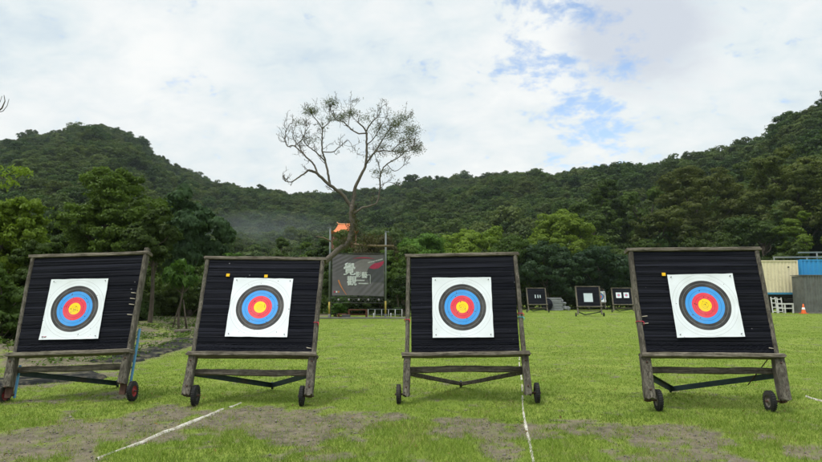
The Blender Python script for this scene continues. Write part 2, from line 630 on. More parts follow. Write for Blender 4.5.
PATCH = []
for px, py, rx, ry, s_ in ((120, 425, 100, 14, 1.0), (20, 444, 95, 27, 1.0), (172, 411, 32, 11, 1), (245, 415, 54, 14, 1.0), (322, 421, 62, 17, 1.0),
                       (480, 423, 44, 13, 1.0), (498, 440, 24, 9, .8), (540, 426, 34, 7, .95), (585, 424, 36, 10, 1.0), (660, 432, 58, 15, .95),
                       (700, 450, 46, 14, .95), (640, 452, 30, 12, .7), (806, 447, 34, 8, .85), (760, 434, 40, 7, .45), (421, 458, 16, 4, .7), (90, 394, 60, 7, .5),
                       (75, 372, 60, 12, .7), (60, 460, 60, 10, .8), (395, 414, 30, 5, .6), (210, 445, 30, 6, .5), (350, 446, 30, 6, .4)):
    D = depth_of(py)
    PATCH.append(((px - 411) / FPX * D, D, rx * D / FPX, ry * D * D / (FPX * 1.422), s_))


def dirt_mask(x, y):
    x = np.asarray(x, float)
    y = np.asarray(y, float)
    wx = x + 0.5 * (fbm(x * 1.3, y * 1.3, seed=11) - .5)
    wy = y + 0.7 * (fbm(x * 1.3, y * 1.3, seed=23) - .5)
    m = np.zeros_like(x)
    for cx, cy, rx, ry, s_ in PATCH:
        q = np.sqrt(((wx - cx) / rx) ** 2 + ((wy - cy) / ry) ** 2)
        m = np.maximum(m, s_ * (1 - sstep(q, 0.55, 1.35)))
    n_ = fbm(x * 4.0, y * 4.0, seed=31, oct=5)
    near = 1 - sstep(y, 9.0, 13.0)
    m = m * 1.0 + (n_ - 0.5) * 1.7 + (fbm(x * 9, y * 9, seed=35, oct=4) - .5) * 1.7 + 0.10 * (fbm(x * .9, y * .9, seed=77) - .45) * near
    m = sstep(m, 0.28, 0.85)
    # bare soil of the bank on the far left
    bank = sstep(-x + .8 * (fbm(x * .6, y * .6, seed=3) - .5), 5.25, 6.0) * sstep(y, 8.5, 9.5) * (1 - sstep(y, 42, 50))
    bank = bank * sstep(fbm(x * 2.2, y * 2.2, seed=41, oct=5), 0.30, 0.47)
    return np.clip(np.maximum(m, bank), 0, 1)


def mat_ground():
    m, n, b = base_mat('lawn_and_soil', 0.9, 0.1)
    co = n.new('ShaderNodeTexCoord').outputs['Object']
    at = n.new('ShaderNodeAttribute', attribute_name='dirt').outputs['Fac']
    fine = n.noise(co, 26, 6, 0.7)
    mid = n.noise(co, 1.6, 6, 0.65)
    far = n.noise(co, 0.22, 5, 0.6)
    g = n.ramp(fine, [(0.30, (0.078, 0.118, 0.018)), (0.5, (0.142, 0.198, 0.030)), (0.72, (0.205, 0.27, 0.046))])
    g = n.mix(n.ramp(mid, [(0.42, 0.0), (0.66, 0.8)]), g, (0.225, 0.270, 0.050))
    g = n.mix(n.ramp(far, [(0.45, 0.0), (0.62, 0.6)]), g, (0.125, 0.185, 0.02))
    s1 = n.noise(co, 9, 8, 0.75)
    s2 = n.noise(co, 75, 4, 0.7)
    s = n.ramp(s1, [(0.32, (0.055, 0.046, 0.034)), (0.5, (0.125, 0.106, 0.079)), (0.70, (0.22, 0.19, 0.143))])
    s = n.mix(n.ramp(s2, [(0.58, 0), (0.70, 0.8)]), s, (0.30, 0.28, 0.24))
    s = n.mix(n.ramp(n.noise(co, 2.7, 5, 0.7), [(0.44, 0.0), (0.66, 0.8)]), s, (0.20, 0.168, 0.112))
    s = n.mix(n.ramp(n.noise(co, 5.5, 6, 0.75), [(0.50, 0.0), (0.62, 0.7)]), s, (0.12, 0.14, 0.045))
    n.put(b.inputs['Base Color'], n.mix(at, g, s))
    bump(n, b, n.math('ADD', n.math('MULTIPLY', fine, 0.6), s2), 0.6, 0.02)
    return m


M['ground'] = mat_ground()


def build_ground():
    def axis(fine_lo, fine_hi, step, lo, hi, grow=1.16):
        a = list(np.arange(fine_lo, fine_hi, step))
        s_ = step
        while a[-1] < hi:
            s_ *= grow
            a.append(a[-1] + s_)
        s_ = step
        while a[0] > lo:
            s_ *= grow
            a.insert(0, a[0] - s_)
        return np.array(a)
    xs = axis(-9.5, 9.5, 0.05, -2500, 2500, 1.07)
    ys = axis(5.0, 13.0, 0.05, -2500, 2500, 1.05)
    X, Y = np.meshgrid(xs, ys)
    Z = gz(X, Y)
    dm = dirt_mask(X, Y) * (Y < 70) * (np.abs(X) < 60)
    near = np.exp(-((Y - 8) / 14.0) ** 2) * np.exp(-(X / 16.0) ** 2)
    Z = Z + near * (0.045 * (fbm(X * 1.1, Y * 1.1, seed=51) - .5) + 0.022 * (fbm(X * 6, Y * 6, seed=52) - .5)) - near * dm * 0.018 * fbm(X * 12, Y * 12, seed=53)
    nx, ny = len(xs), len(ys)
    idx = np.arange(nx * ny).reshape(ny, nx)
    F = np.stack([idx[:-1, :-1], idx[:-1, 1:], idx[1:, 1:], idx[1:, :-1]], -1).reshape(-1, 4)
    V = np.stack([X, Y, Z], -1).reshape(-1, 3)
    o = mesh_np('ground', V, F, M['ground'], smooth=True, attrs={'dirt': ('POINT', dm.ravel())})
    tag(o, kind='structure')


build_ground()


def gh(x, y):
    """ground height including the small unevenness near the camera"""
    x = np.asarray(x, float)
    y = np.asarray(y, float)
    near = np.exp(-((y - 8) / 14.0) ** 2) * np.exp(-(x / 16.0) ** 2)
    return gz(x, y) + near * (0.045 * (fbm(x * 1.1, y * 1.1, seed=51) - .5) + 0.022 * (fbm(x * 6, y * 6, seed=52) - .5))


# ------------------------------------------------------------------ hills
AZ = np.array([-1400, -500, -200, 0, 20, 45, 85, 110, 130, 150, 170, 190, 215, 250, 290, 345, 380, 430, 470, 500, 550, 600, 640, 700, 740, 770, 800, 822, 900, 1100, 2200], float)
SKY = np.array([230, 190, 150, 138, 131, 124, 118, 121, 127, 144, 160, 170, 180, 188, 193, 193, 190, 180, 176, 172, 170, 163, 155, 145, 135, 125, 111, 100, 82, 90, 200], float)
DIST = np.array([400, 420, 420, 400, 395, 390, 380, 385, 390, 400, 410, 430, 450, 490, 530, 560, 540, 480, 440, 410, 380, 345, 310, 270, 245, 225, 205, 190, 160, 150, 150], float)
FOOT = np.array([60, 60, 60, 60, 60, 60, 62, 66, 70, 75, 80, 85, 90, 100, 105, 100, 90, 80, 76, 74, 72, 70, 68, 66, 64, 62, 60, 58, 50, 45, 45], float)


def hill_z(X, Y):
    X = np.asarray(X, float)
    Y = np.asarray(Y, float)
    Yc = np.maximum(Y, 1.0)
    px = 411 + FPX * X / Yc
    sk = np.interp(px, AZ, SKY)
    D = np.interp(px, AZ, DIST)
    F = np.interp(px, AZ, FOOT)
    top = 1.42 + (291.3 - sk) * D / FPX - np.interp(px, [120, 150, 170, 540, 600, 650, 700, 740, 775, 800, 830], [11, 15, 11, 11, 17, 17, 14.5, 13, 12.5, 9, 6.5])
    t = np.clip((Yc - F) / (D - F), 0, 1.0)
    s = t ** 1.15 * (1.12 - 0.12 * t)
    # side spurs and gullies
    g = (fbm(X / 75.0, Y / 75.0, seed=61, oct=3) - .5) * 30 * np.sin(np.pi * np.clip(t, 0, 1)) ** 1.5
    z = top * s + g
    over = np.clip((Yc - D) / 300.0, 0, 3)
    z = z - over * 70 - over ** 2 * 30
    z = np.where(t <= 0, -1.2, z - 0.7 * (1 - np.clip(t * 12, 0, 1)))
    return z


M['hill_soil'] = flat('forest_floor', (0.020, 0.034, 0.014), 0.95, 0.05, 0.4, 0.3)


def build_hills():
    a = np.linspace(-2.3, 1.75, 260)
    y = np.concatenate([np.linspace(44, 200, 90), np.linspace(206, 600, 110), np.linspace(615, 1500, 30)])
    A, Y = np.meshgrid(a, y)
    X = A * Y
    Z = hill_z(X, Y)
    nx, ny = len(a), len(y)
    idx = np.arange(nx * ny).reshape(ny, nx)
    F = np.stack([idx[:-1, :-1], idx[:-1, 1:], idx[1:, 1:], idx[1:, :-1]], -1).reshape(-1, 4)
    o = mesh_np('hills', np.stack([X, Y, Z], -1).reshape(-1, 3), F, M['hill_soil'], smooth=True)
    tag(o, kind='structure')


build_hills()


def hz(x, y):
    return max(float(gz(x, y)), float(hill_z(x, y)))


# ------------------------------------------------------------------ trees
def leaf_quads(P, N, size, rng, tint, aspect=0.55, droop=0.0):
    """one bent leaf quad at each point P, facing roughly N"""
    n = len(P)
    N = N / np.maximum(np.linalg.norm(N, axis=1, keepdims=True), 1e-6)
    R = rng.normal(size=(n, 3))
    T = R - N * np.sum(R * N, 1, keepdims=True)
    T /= np.maximum(np.linalg.norm(T, axis=1, keepdims=True), 1e-6)
    T[:, 2] -= droop
    B = np.cross(N, T)
    B /= np.maximum(np.linalg.norm(B, axis=1, keepdims=True), 1e-6)
    sz = (size * rng.uniform(0.6, 1.35, n))[:, None]
    V = np.empty((n, 4, 3))
    V[:, 0] = P - T * sz
    V[:, 1] = P + B * sz * aspect + N * sz * 0.15
    V[:, 2] = P + T * sz
    V[:, 3] = P - B * sz * aspect + N * sz * 0.15
    F = np.arange(n * 4).reshape(n, 4)
    return V.reshape(-1, 3), F, np.repeat(tint, 4)


def crown_cloud(rng, H, R, base, nlobe, nleaf, size, shape='round', lobe=0.42, fill=0.25, rough=0.32, flatten=0.82, droop=0.0, aspect=0.55, sub=16):
    """leaf cloud: lobes spread over an egg-shaped envelope, each lobe a shell of leaf quads. Returns V, F, tint, lobe centres"""
    cs, rs = [], []
    zc, hh = (H + base) / 2, (H - base) / 2
    tries = 0
    while len(cs) < nlobe and tries < 4000:
        tries += 1
        d = rng.normal(size=3)
        d /= np.linalg.norm(d)
        k = rng.uniform(0.66, 0.95) if rng.uniform() < .85 else rng.uniform(0, .5)
        q = d * k
        if shape == 'cone':
            q[:2] *= (0.55 - 0.5 * q[2]) * 1.2
        elif shape == 'umbrella':
            q[:2] *= 0.75 + 0.45 * q[2]
        c = np.array([q[0] * R, q[1] * R, zc + q[2] * hh])
        r = R * lobe * rng.uniform(0.65, 1.2)
        if any(np.linalg.norm((c - c2) / (1, 1, .8)) < 0.45 * (r + r2) for c2, r2 in zip(cs, rs)):
            continue
        cs.append(c)
        rs.append(r)
    cs, rs = np.array(cs), np.array(rs)
    wts = rs ** 2 / np.sum(rs ** 2)
    li = rng.choice(len(cs), nleaf, p=wts)
    K = sub
    sd = rng.normal(size=(len(cs), K, 3))
    sd[:, :, 2] += 0.35
    sd /= np.linalg.norm(sd, axis=2, keepdims=True)
    sk = rng.uniform(0.62, 1.05, (len(cs), K))
    sr = rng.uniform(0.22, 0.42, (len(cs), K))
    ki = rng.integers(0, K, nleaf)
    D1, k1, r1 = sd[li, ki], sk[li, ki], sr[li, ki]
    d = rng.normal(size=(nleaf, 3))
    d[:, 2] += 0.3
    d /= np.linalg.norm(d, axis=1, keepdims=True)
    rad = 1 - fill * rng.uniform(0, 1, nleaf) ** 1.5
    stray = 1 + 0.5 * np.abs(rng.normal(size=nleaf)) * (rng.uniform(size=nleaf) < .16)
    off = D1 * k1[:, None] + d * (r1 * rad * stray)[:, None] * np.array([1.25, 1.25, .8])
    P = cs[li] + off * rs[li][:, None] * np.array([1, 1, flatten])
    N = d + D1 * .5 + rng.normal(size=(nleaf, 3)) * rough
    lt = rng.uniform(0, 1, len(cs))
    tint = np.clip(0.35 * lt[li] + 0.3 * rng.uniform(0, 1, (len(cs), K))[li, ki] + 0.35 * rng.uniform(0, 1, nleaf), 0, 1)
    V, F, t = leaf_quads(P, N, size, rng, tint, aspect, droop)
    return V, F, t, cs, rs


def limb_mesh(mb, p0, p1, r0, r1, rng, bend=0.12, seg=7, n=6, mi=0):
    p0, p1 = Vector(p0), Vector(p1)
    L = (p1 - p0).length
    pts, rr = [], []
    off = Vector(rng.normal(size=3)) * (bend * L)
    off2 = Vector(rng.normal(size=3)) * (bend * L * .4)
    for i in range(n + 1):
        q = i / n
        pts.append(p0.lerp(p1, q) + off * math.sin(math.pi * q) + off2 * math.sin(2 * math.pi * q))
        rr.append(r0 + (r1 - r0) * q)
    mb.tube(pts, rr, seg, mi)
    return pts


def make_tree(loc, label, cat='tree', H=8.0, R=2.6, base=1.2, nlobe=16, nleaf=9000, size=0.14, leaf='leaf_mid', bark='bark', seed=0, name='broadleaf_tree', group=None, trunk_r=None, rotz=0.0, stems=1, **kw):
    rng = np.random.default_rng(seed)
    root = empty(name, loc, (0, 0, rotz), label, cat, group)
    if name != 'hillside_tree':
        nleaf, size = int(nleaf * 1.7), size * 0.74
    V, F, t, cs, rs = crown_cloud(rng, H, R, base, nlobe, nleaf, size, **kw)
    mesh_np('crown', V, F, M[leaf], root, attrs={'tint': ('POINT', t)})
    mb = MB()
    tr = trunk_r or H * 0.018 + 0.03
    for s_ in range(stems):
        ox, oy = (0, 0) if stems == 1 else rng.normal(size=2) * R * 0.15
        topz = base + (H - base) * 0.55
        pts = limb_mesh(mb, (ox, oy, -0.3), (ox * 2 + rng.normal() * R * .08, oy * 2 + rng.normal() * R * .08, topz), tr * (1.3 if stems == 1 else .8), tr * 0.4, rng, 0.03, 9, 9)
        for c in cs[s_::stems][:12]:
            hgt = min(max(c[2] - R * .5, base * .7), topz)
            k = min(len(pts) - 2, max(2, int(hgt / topz * (len(pts) - 1))))
            limb_mesh(mb, pts[k], c, tr * 0.45, tr * 0.1, rng, 0.08, 5, 5)
    mb.build('trunk', M[bark], root)
    return root


def ppos(px, D):
    return (px - 411) / FPX * D


def hgt(py, D):
    """height above z=0 of photo row py at depth D"""
    return CAM_H + D * math.tan(PITCH + math.atan((231 - py) / FPX))


TREES = {}


def tree_at(px, toppy, D, wpx, label, key=None, **kw):
    """tree whose crown top shows at row toppy and whose crown is wpx wide"""
    x = ppos(px, D)
    z = hz(x, D)
    H = hgt(toppy, D) - z
    R = wpx / 2 * D / FPX
    kw.setdefault('base', H * 0.12)
    t = make_tree((x, D, z), label, H=H, R=R / 1.12, **kw)
    if key:
        TREES[key] = t
    return t


def near_trees():
    # --- left side, from the edge inwards
    tree_at(8, 196, 17, 92, 'bright yellow-green bushy tree at the left edge behind the first target stand', nleaf=26000, size=0.075, leaf='leaf_yellow', nlobe=30, seed=1, name='bushy_tree', stems=3, base=.4, lobe=.36, rough=.7)
    tree_at(-62, 180, 19, 110, 'yellow-green tree cut off by the left edge of the photo', nleaf=14000, size=0.09, leaf='leaf_yellow', nlobe=18, seed=2, name='bushy_tree', stems=2)
    tree_at(46, 236, 15.5, 70, 'low dark green shrub directly behind the leftmost target panel', cat='shrub', nleaf=16000, size=0.06, leaf='leaf_dark', nlobe=18, seed=3, name='leafy_shrub', stems=4, base=.1)
    tree_at(2, 262, 14.0, 70, 'dark glossy shrub at the left edge beside the heap of soil', cat='shrub', nleaf=16000, size=0.055, leaf='leaf_mid', nlobe=16, seed=4, name='leafy_shrub', stems=4, base=.05)
    tree_at(112, 169, 27, 98, 'tall dark green tree with a domed crown above the first target stand', nleaf=42000, size=0.085, leaf='leaf_mid', nlobe=36, seed=5, lobe=.33, base=1.2, rough=.75)
    tree_at(70, 205, 30, 70, 'dark tree half hidden at the left of the tall domed tree', nleaf=16000, size=0.11, leaf='leaf_dark', nlobe=20, seed=6, base=.8)
    tree_at(192, 188, 31, 78, 'grey-green broad-leaved tree right of the tall domed tree', nleaf=26000, size=0.15, leaf='leaf_blue', nlobe=26, seed=7, lobe=.33, base=2.2, droop=.5)
    tree_at(152, 214, 25, 52, 'slim dark tree with a bare trunk between the first and second target stands', nleaf=14000, size=0.085, leaf='leaf_dark', nlobe=18, seed=8, base=2.6, trunk_r=.085)
    tree_at(184, 262, 23.5, 34, 'small tree with large drooping leaves held by three wooden props', nleaf=1500, size=0.14, leaf='leaf_fresh', nlobe=12, seed=9, base=1.7, trunk_r=.045, droop=.7, key='prop', lobe=.35)
    tree_at(128, 292, 26, 60, 'dark undergrowth shrub beneath the domed tree', cat='shrub', nleaf=12000, size=0.09, leaf='leaf_dark', nlobe=14, seed=10, name='leafy_shrub', stems=4, base=.05)
    tree_at(208, 286, 33, 60, 'dark rounded shrub left of the second target stand', cat='shrub', nleaf=10000, size=0.10, leaf='leaf_dark', nlobe=14, seed=11, name='leafy_shrub', stems=4, base=.05)
    tree_at(170, 268, 36, 90, 'deep green shrub closing the gap behind the propped young tree', cat='shrub', nleaf=12000, size=0.12, leaf='leaf_dark', nlobe=16, seed=12, name='leafy_shrub', stems=4, base=.05)
    tree_at(80, 268, 22, 90, 'broad dark shrub behind the first target panel', cat='shrub', nleaf=14000, size=0.085, leaf='leaf_dark', nlobe=16, seed=13, name='leafy_shrub', stems=4, base=.05)
    tree_at(176, 296, 31, 80, 'dark spreading shrub closing the foot of the gap behind the propped young tree', cat='shrub', nleaf=9000, size=0.10, leaf='leaf_dark', nlobe=14, seed=17, name='leafy_shrub', stems=4, base=.02, fill=.5)
    # --- middle, behind the second stand and the banner
    tree_at(238, 243, 46, 34, 'low light green shrub showing above the left of the second target stand', cat='shrub', nleaf=6000, size=0.13, leaf='leaf_fresh', nlobe=10, seed=20, name='leafy_shrub', stems=3, base=.2)
    tree_at(258, 246, 50, 40, 'brownish low tree above the top rail of the second target stand', nleaf=7000, size=0.14, leaf='leaf_olive', nlobe=12, seed=21)
    tree_at(281, 234, 47, 20, 'small dark pointed tree rising above the second target stand', nleaf=9000, size=0.11, leaf='leaf_dark', nlobe=14, seed=22, base=.4, shape='cone', lobe=.5)
    tree_at(303, 238, 50, 28, 'mid green tree between the small pointed tree and the banner', nleaf=9000, size=0.13, leaf='leaf_mid', nlobe=14, seed=23)
    tree_at(322, 232, 46, 26, 'dark tree with fine leaves at the left pole of the banner', nleaf=9000, size=0.12, leaf='leaf_dark', nlobe=14, seed=24)
    tree_at(222, 262, 44, 40, 'dark bush just beside the left post of the second target stand', cat='shrub', nleaf=7000, size=0.13, leaf='leaf_dark', nlobe=12, seed=25, name='leafy_shrub', stems=3, base=.05)
    tree_at(345, 248, 44, 60, 'dark leafy shrub behind the left half of the banner', cat='shrub', nleaf=9000, size=0.13, leaf='leaf_dark', nlobe=14, seed=26, name='leafy_shrub', stems=3, base=.05)
    tree_at(372, 240, 46, 56, 'olive green tree with hanging creeper behind the right half of the banner', nleaf=13000, size=0.12, leaf='leaf_brown', nlobe=18, seed=27, base=.8, droop=.6)
    tree_at(364, 237, 60, 40, 'brownish tree just under the orange temple roof', nleaf=9000, size=0.16, leaf='leaf_olive', nlobe=14, seed=28)
    tree_at(398, 246, 42, 50, 'green shrub with arching leaves right of the banner', cat='shrub', nleaf=12000, size=0.12, leaf='leaf_mid', nlobe=16, seed=29, name='leafy_shrub', stems=4, base=.1, droop=.5)
    tree_at(404, 275, 39, 36, 'low dark bush behind the white railing', cat='shrub', nleaf=7000, size=0.09, leaf='leaf_dark', nlobe=12, seed=30, name='leafy_shrub', stems=3, base=.05)
    tree_at(338, 296, 38.5, 22, 'light green little bush at the foot of the left banner pole', cat='shrub', nleaf=4500, size=0.075, leaf='leaf_fresh', nlobe=9, seed=31, name='leafy_shrub', stems=3, base=.05)
    tree_at(341, 231, 80, 64, 'dark round tree hiding the walls of the orange-roofed pavilion', nleaf=8000, size=0.2, leaf='leaf_dark', nlobe=14, seed=19, base=.5)
    # --- belt behind the third and fourth stands
    tree_at(425, 236, 55, 60, 'bright feathery green tree above the left corner of the third target stand', nleaf=20000, size=0.14, leaf='leaf_fresh', nlobe=22, seed=32, droop=.5, base=1)
    tree_at(470, 226, 62, 84, 'yellow-green broad tree above the third target stand', nleaf=26000, size=0.16, leaf='leaf_yellow', nlobe=26, seed=33, base=1, lobe=.34)
    tree_at(512, 238, 57, 56, 'dark round tree above the right corner of the third target stand', nleaf=16000, size=0.14, leaf='leaf_mid', nlobe=18, seed=34, base=.8)
    tree_at(566, 216, 63, 84, 'tall yellow-green tree above the three small target stands', nleaf=30000, size=0.15, leaf='leaf_yellow', nlobe=28, seed=35, base=2.0, lobe=.33)
    tree_at(548, 246, 57, 70, 'dark green tree with spreading boughs behind the grey pile', nleaf=20000, size=0.14, leaf='leaf_blue', nlobe=22, seed=36, base=1.2, lobe=.36)
    tree_at(600, 244, 58, 66, 'dark green tree drooping over the small target stands', nleaf=18000, size=0.14, leaf='leaf_blue', nlobe=20, seed=37, base=1.6)
    tree_at(628, 236, 60, 56, 'blackish green tree left of the fourth target stand', nleaf=15000, size=0.15, leaf='leaf_dark', nlobe=18, seed=38, base=1.3)
    tree_at(612, 178, 92, 60, 'tall deep green bamboo-like tree high on the slope left of the fourth stand', nleaf=18000, size=0.24, leaf='leaf_mid', nlobe=22, seed=39, base=2, droop=.6, lobe=.3)
    tree_at(648, 176, 96, 62, 'deep green feathery tree on the slope straight above the fourth stand\'s left post', nleaf=18000, size=0.24, leaf='leaf_mid', nlobe=22, seed=40, base=2, droop=.6, lobe=.3)
    tree_at(592, 200, 84, 54, 'dark tree on the slope behind the tall yellow-green tree', nleaf=14000, size=0.22, leaf='leaf_dark', nlobe=18, seed=41, base=2)
    tree_at(700, 166, 86, 112, 'huge olive-brown domed tree above the fourth target stand', nleaf=42000, size=0.20, leaf='leaf_olive', nlobe=44, seed=42, base=3, lobe=.24, key='olive')
    tree_at(664, 205, 74, 66, 'olive-brown tree lower left of the huge domed tree', nleaf=20000, size=0.18, leaf='leaf_olive', nlobe=24, seed=43, base=2, lobe=.3)
    tree_at(800, 148, 76, 96, 'large olive tree rising above the blue shipping container', nleaf=42000, size=0.18, leaf='leaf_olive', nlobe=42, seed=44, base=3.5, lobe=.25)
    tree_at(806, 210, 62, 52, 'fresh green tree just above the blue shipping container', nleaf=18000, size=0.14, leaf='leaf_yellow', nlobe=20, seed=45, base=2.0, lobe=.3)
    tree_at(760, 205, 68, 70, 'dark shaded tree with crooked boughs above the cream shipping container', nleaf=13000, size=0.17, leaf='leaf_dark', nlobe=20, seed=46, base=2.5, lobe=.28)
    tree_at(716, 232, 62, 70, 'low dark tree hidden mostly by the fourth target panel', nleaf=12000, size=0.16, leaf='leaf_dark', nlobe=16, seed=47, base=1)
    tree_at(866, 150, 70, 90, 'olive tree cut off by the right edge of the photo', nleaf=14000, size=0.2, leaf='leaf_olive', nlobe=22, seed=48, base=3)
    tree_at(790, 246, 58, 60, 'dark bush squeezed behind the shipping containers', cat='shrub', nleaf=8000, size=0.16, leaf='leaf_dark', nlobe=12, seed=49, name='leafy_shrub', stems=3, base=.1)
    tree_at(725, 180, 110, 60, 'blackish green tree on the slope behind the huge olive-brown tree', nleaf=13000, size=0.28, leaf='leaf_dark', nlobe=18, seed=50, base=2)
    tree_at(765, 158, 120, 54, 'dark green spreading tree between the two big olive trees', nleaf=13000, size=0.28, leaf='leaf_dark', nlobe=18, seed=51, base=3)
    for i, (px, tp, D, wp, lb) in enumerate(((436, 280, 56, 60, 'dark thicket bush at the field edge left of the third stand'), (528, 270, 60, 44, 'dark thicket bush behind the smallest target stand'),
                                             (580, 276, 61, 50, 'black-green thicket bush behind the nearest of the small target stands'), (622, 278, 62, 44, 'shady thicket bush behind the stand with two small papers'),
                                             (660, 280, 60, 60, 'shady thicket bush behind the left post of the fourth stand'), (745, 262, 60, 60, 'shady thicket bush left of the cream container'),
                                             (380, 286, 41, 44, 'dark thicket bush under the right half of the banner'), (352, 290, 42, 40, 'dark thicket bush under the left half of the banner'),
                                             (480, 262, 60, 60, 'dark thicket bush hidden behind the third target panel'))):
        tree_at(px, tp, D, wp, lb, cat='shrub', nleaf=8000, size=0.13, leaf='leaf_dark', nlobe=12, seed=60 + i, name='thicket_bush', stems=4, base=.02, fill=.5)

    # dark undergrowth closing the foot of the tree belt
    rng = np.random.default_rng(14)
    VV, TT = [], []
    for x0, x1, y0, y1, h_, cnt in ((-24, -9.5, 36, 44, 1.7, 15000), (-10, 46, 58, 66, 1.5, 26000), (-16, 0, 42, 50, 1.3, 9000)):
        x, y = rng.uniform(x0, x1, cnt), rng.uniform(y0, y1, cnt)
        top = h_ * (.45 + .9 * fbm(x * .8, y * .8, seed=44))
        z = gz(x, y) + top * rng.uniform(0, 1, cnt) ** .6
        V, F, t = leaf_quads(np.stack([x, y, z], 1), rng.normal(size=(cnt, 3)) + np.array([0, -.4, .6]), .13, rng, rng.uniform(0, .8, cnt))
        VV.append(V)
        TT.append(t)
    V = np.concatenate(VV)
    o = mesh_np('undergrowth', V, np.arange(len(V)).reshape(-1, 4), M['leaf_dark'], attrs={'tint': ('POINT', np.concatenate(TT))})
    tag(o, 'low dark undergrowth along the foot of the tree belt behind the field', 'undergrowth', kind='stuff')


near_trees()


# --- far wood: one mass per hillside, scattered copies of real crowns
def wood_protos():
    """three hillside trees that stand in view; the woods repeat their crowns"""
    out = []
    specs = ((520, 214, 118, 'mid green tree low on the slope over the third target stand', 'round', .36, 3), (455, 212, 130, 'round tree low on the slope beyond the yellow-green tree', 'umbrella', .42, 4),
             (395, 216, 120, 'brownish tree low on the slope right of the bare tree', 'round', .45, 5), (250, 232, 125, 'tree at the foot of the misty slope left of the bare tree', 'cone', .42, 6))
    for px, tp, D, lb, sh, lobe, sd_ in specs:
        x = ppos(px, D)
        z = hz(x, D)
        t = make_tree((x, D, z - .3), lb, H=8.6, R=3.7, base=1.0, nlobe=22, nleaf=7500, size=0.25, leaf='leaf_wood', seed=sd_ + 100, name='hillside_tree', shape=sh, lobe=lobe, fill=.2, rough=.3)
        out.append(next(c for c in t.children if c.name.startswith('crown')))
    return out


def build_woods(protos):
    rng = np.random.default_rng(9)
    pts, sc = [], []
    Y = 74.0
    while Y < 640:
        step = 4.4 + Y * 0.0052
        xs = np.arange(-1.15 * Y, 1.05 * Y, step)
        X = xs + rng.normal(size=len(xs)) * step * .3
        YY = Y + rng.normal(size=len(xs)) * step * .3
        px = 411 + FPX * X / YY
        D = np.interp(px, AZ, DIST)
        Fo = np.interp(px, AZ, FOOT)
        keep = (YY < D + 22) & (YY > Fo + 6)
        keep &= ~((np.abs(YY - 98) < 11) & (np.abs(X - ppos(344, 98)) < 7))
        # hidden by everything nearer? keep a margin outside the frame only
        keep &= (px > -160) & (px < 980)
        big = px > 560
        keep &= ~(big & (rng.uniform(size=len(X)) < .36))
        X, YY, big = X[keep], YY[keep], big[keep]
        Z = hill_z(X, YY) - 0.6
        for a, b, c, bg_ in zip(X, YY, Z, big):
            pts.append((a, b, c))
            sc.append(step / 5.6 * rng.uniform(0.6, 1.12) * (1.25 if rng.uniform() < .05 else 1) * (1.2 if bg_ else 1))
        Y += step * 0.86
    pts, sc = np.array(pts), np.array(sc)
    left = pts[:, 0] / pts[:, 1] < (330 - 411) / FPX
    for msk, nm, lb in ((left, 'wood_on_rounded_hill', 'dense dark green wood covering the rounded hill on the left'), (~left, 'wood_on_long_ridge', 'dense mixed green wood covering the long ridge on the right')):
        me = bpy.data.meshes.new(nm)
        me.from_pydata([tuple(p) for p in pts[msk]], [], [])
        at = me.attributes.new('size', 'FLOAT', 'POINT')
        at.data.foreach_set('value', sc[msk].astype(np.float32))
        o = bpy.data.objects.new(nm, me)
        COL.objects.link(o)
        tag(o, lb, 'wood', kind='stuff')
        ng = bpy.data.node_groups.new(nm + '_scatter', 'GeometryNodeTree')
        ng.interface.new_socket('Geometry', in_out='INPUT', socket_type='NodeSocketGeometry')
        ng.interface.new_socket('Geometry', in_out='OUTPUT', socket_type='NodeSocketGeometry')
        N, L = ng.nodes, ng.links
        gi, go = N.new('NodeGroupInput'), N.new('NodeGroupOutput')
        cur = None
        jn = N.new('GeometryNodeJoinGeometry')
        for k, p in enumerate(protos):
            oi = N.new('GeometryNodeObjectInfo')
            oi.transform_space = 'ORIGINAL'
            oi.inputs['Object'].default_value = p
            oi.inputs['As Instance'].default_value = True
            L.new(oi.outputs['Geometry'], jn.inputs[0])
        ip = N.new('GeometryNodeInstanceOnPoints')
        g2i = N.new('GeometryNodeGeometryToInstance')
        g2i_join = jn
        # each prototype becomes one pickable instance
        L.new(gi.outputs[0], ip.inputs['Points'])
        L.new(jn.outputs[0], ip.inputs['Instance'])
        ip.inputs['Pick Instance'].default_value = True
        ri = N.new('FunctionNodeRandomValue')
        ri.data_type = 'INT'
        ri.inputs[4].default_value = 0
        ri.inputs[5].default_value = len(protos) - 1
        L.new(ri.outputs[2], ip.inputs['Instance Index'])
        rr = N.new('FunctionNodeRandomValue')
        rr.data_type = 'FLOAT_VECTOR'
        rr.inputs[0].default_value = (-.08, -.08, 0)
        rr.inputs[1].default_value = (.08, .08, 6.283)
        L.new(rr.outputs[0], ip.inputs['Rotation'])
        na = N.new('GeometryNodeInputNamedAttribute')
        na.data_type = 'FLOAT'
        na.inputs[0].default_value = 'size'
        L.new(na.outputs[0], ip.inputs['Scale'])
        L.new(ip.outputs[0], go.inputs[0])
        md = o.modifiers.new('scatter', 'NODES')
        md.node_group = ng
        N.remove(g2i)
    print('wood trees', len(pts))


build_woods(wood_protos())


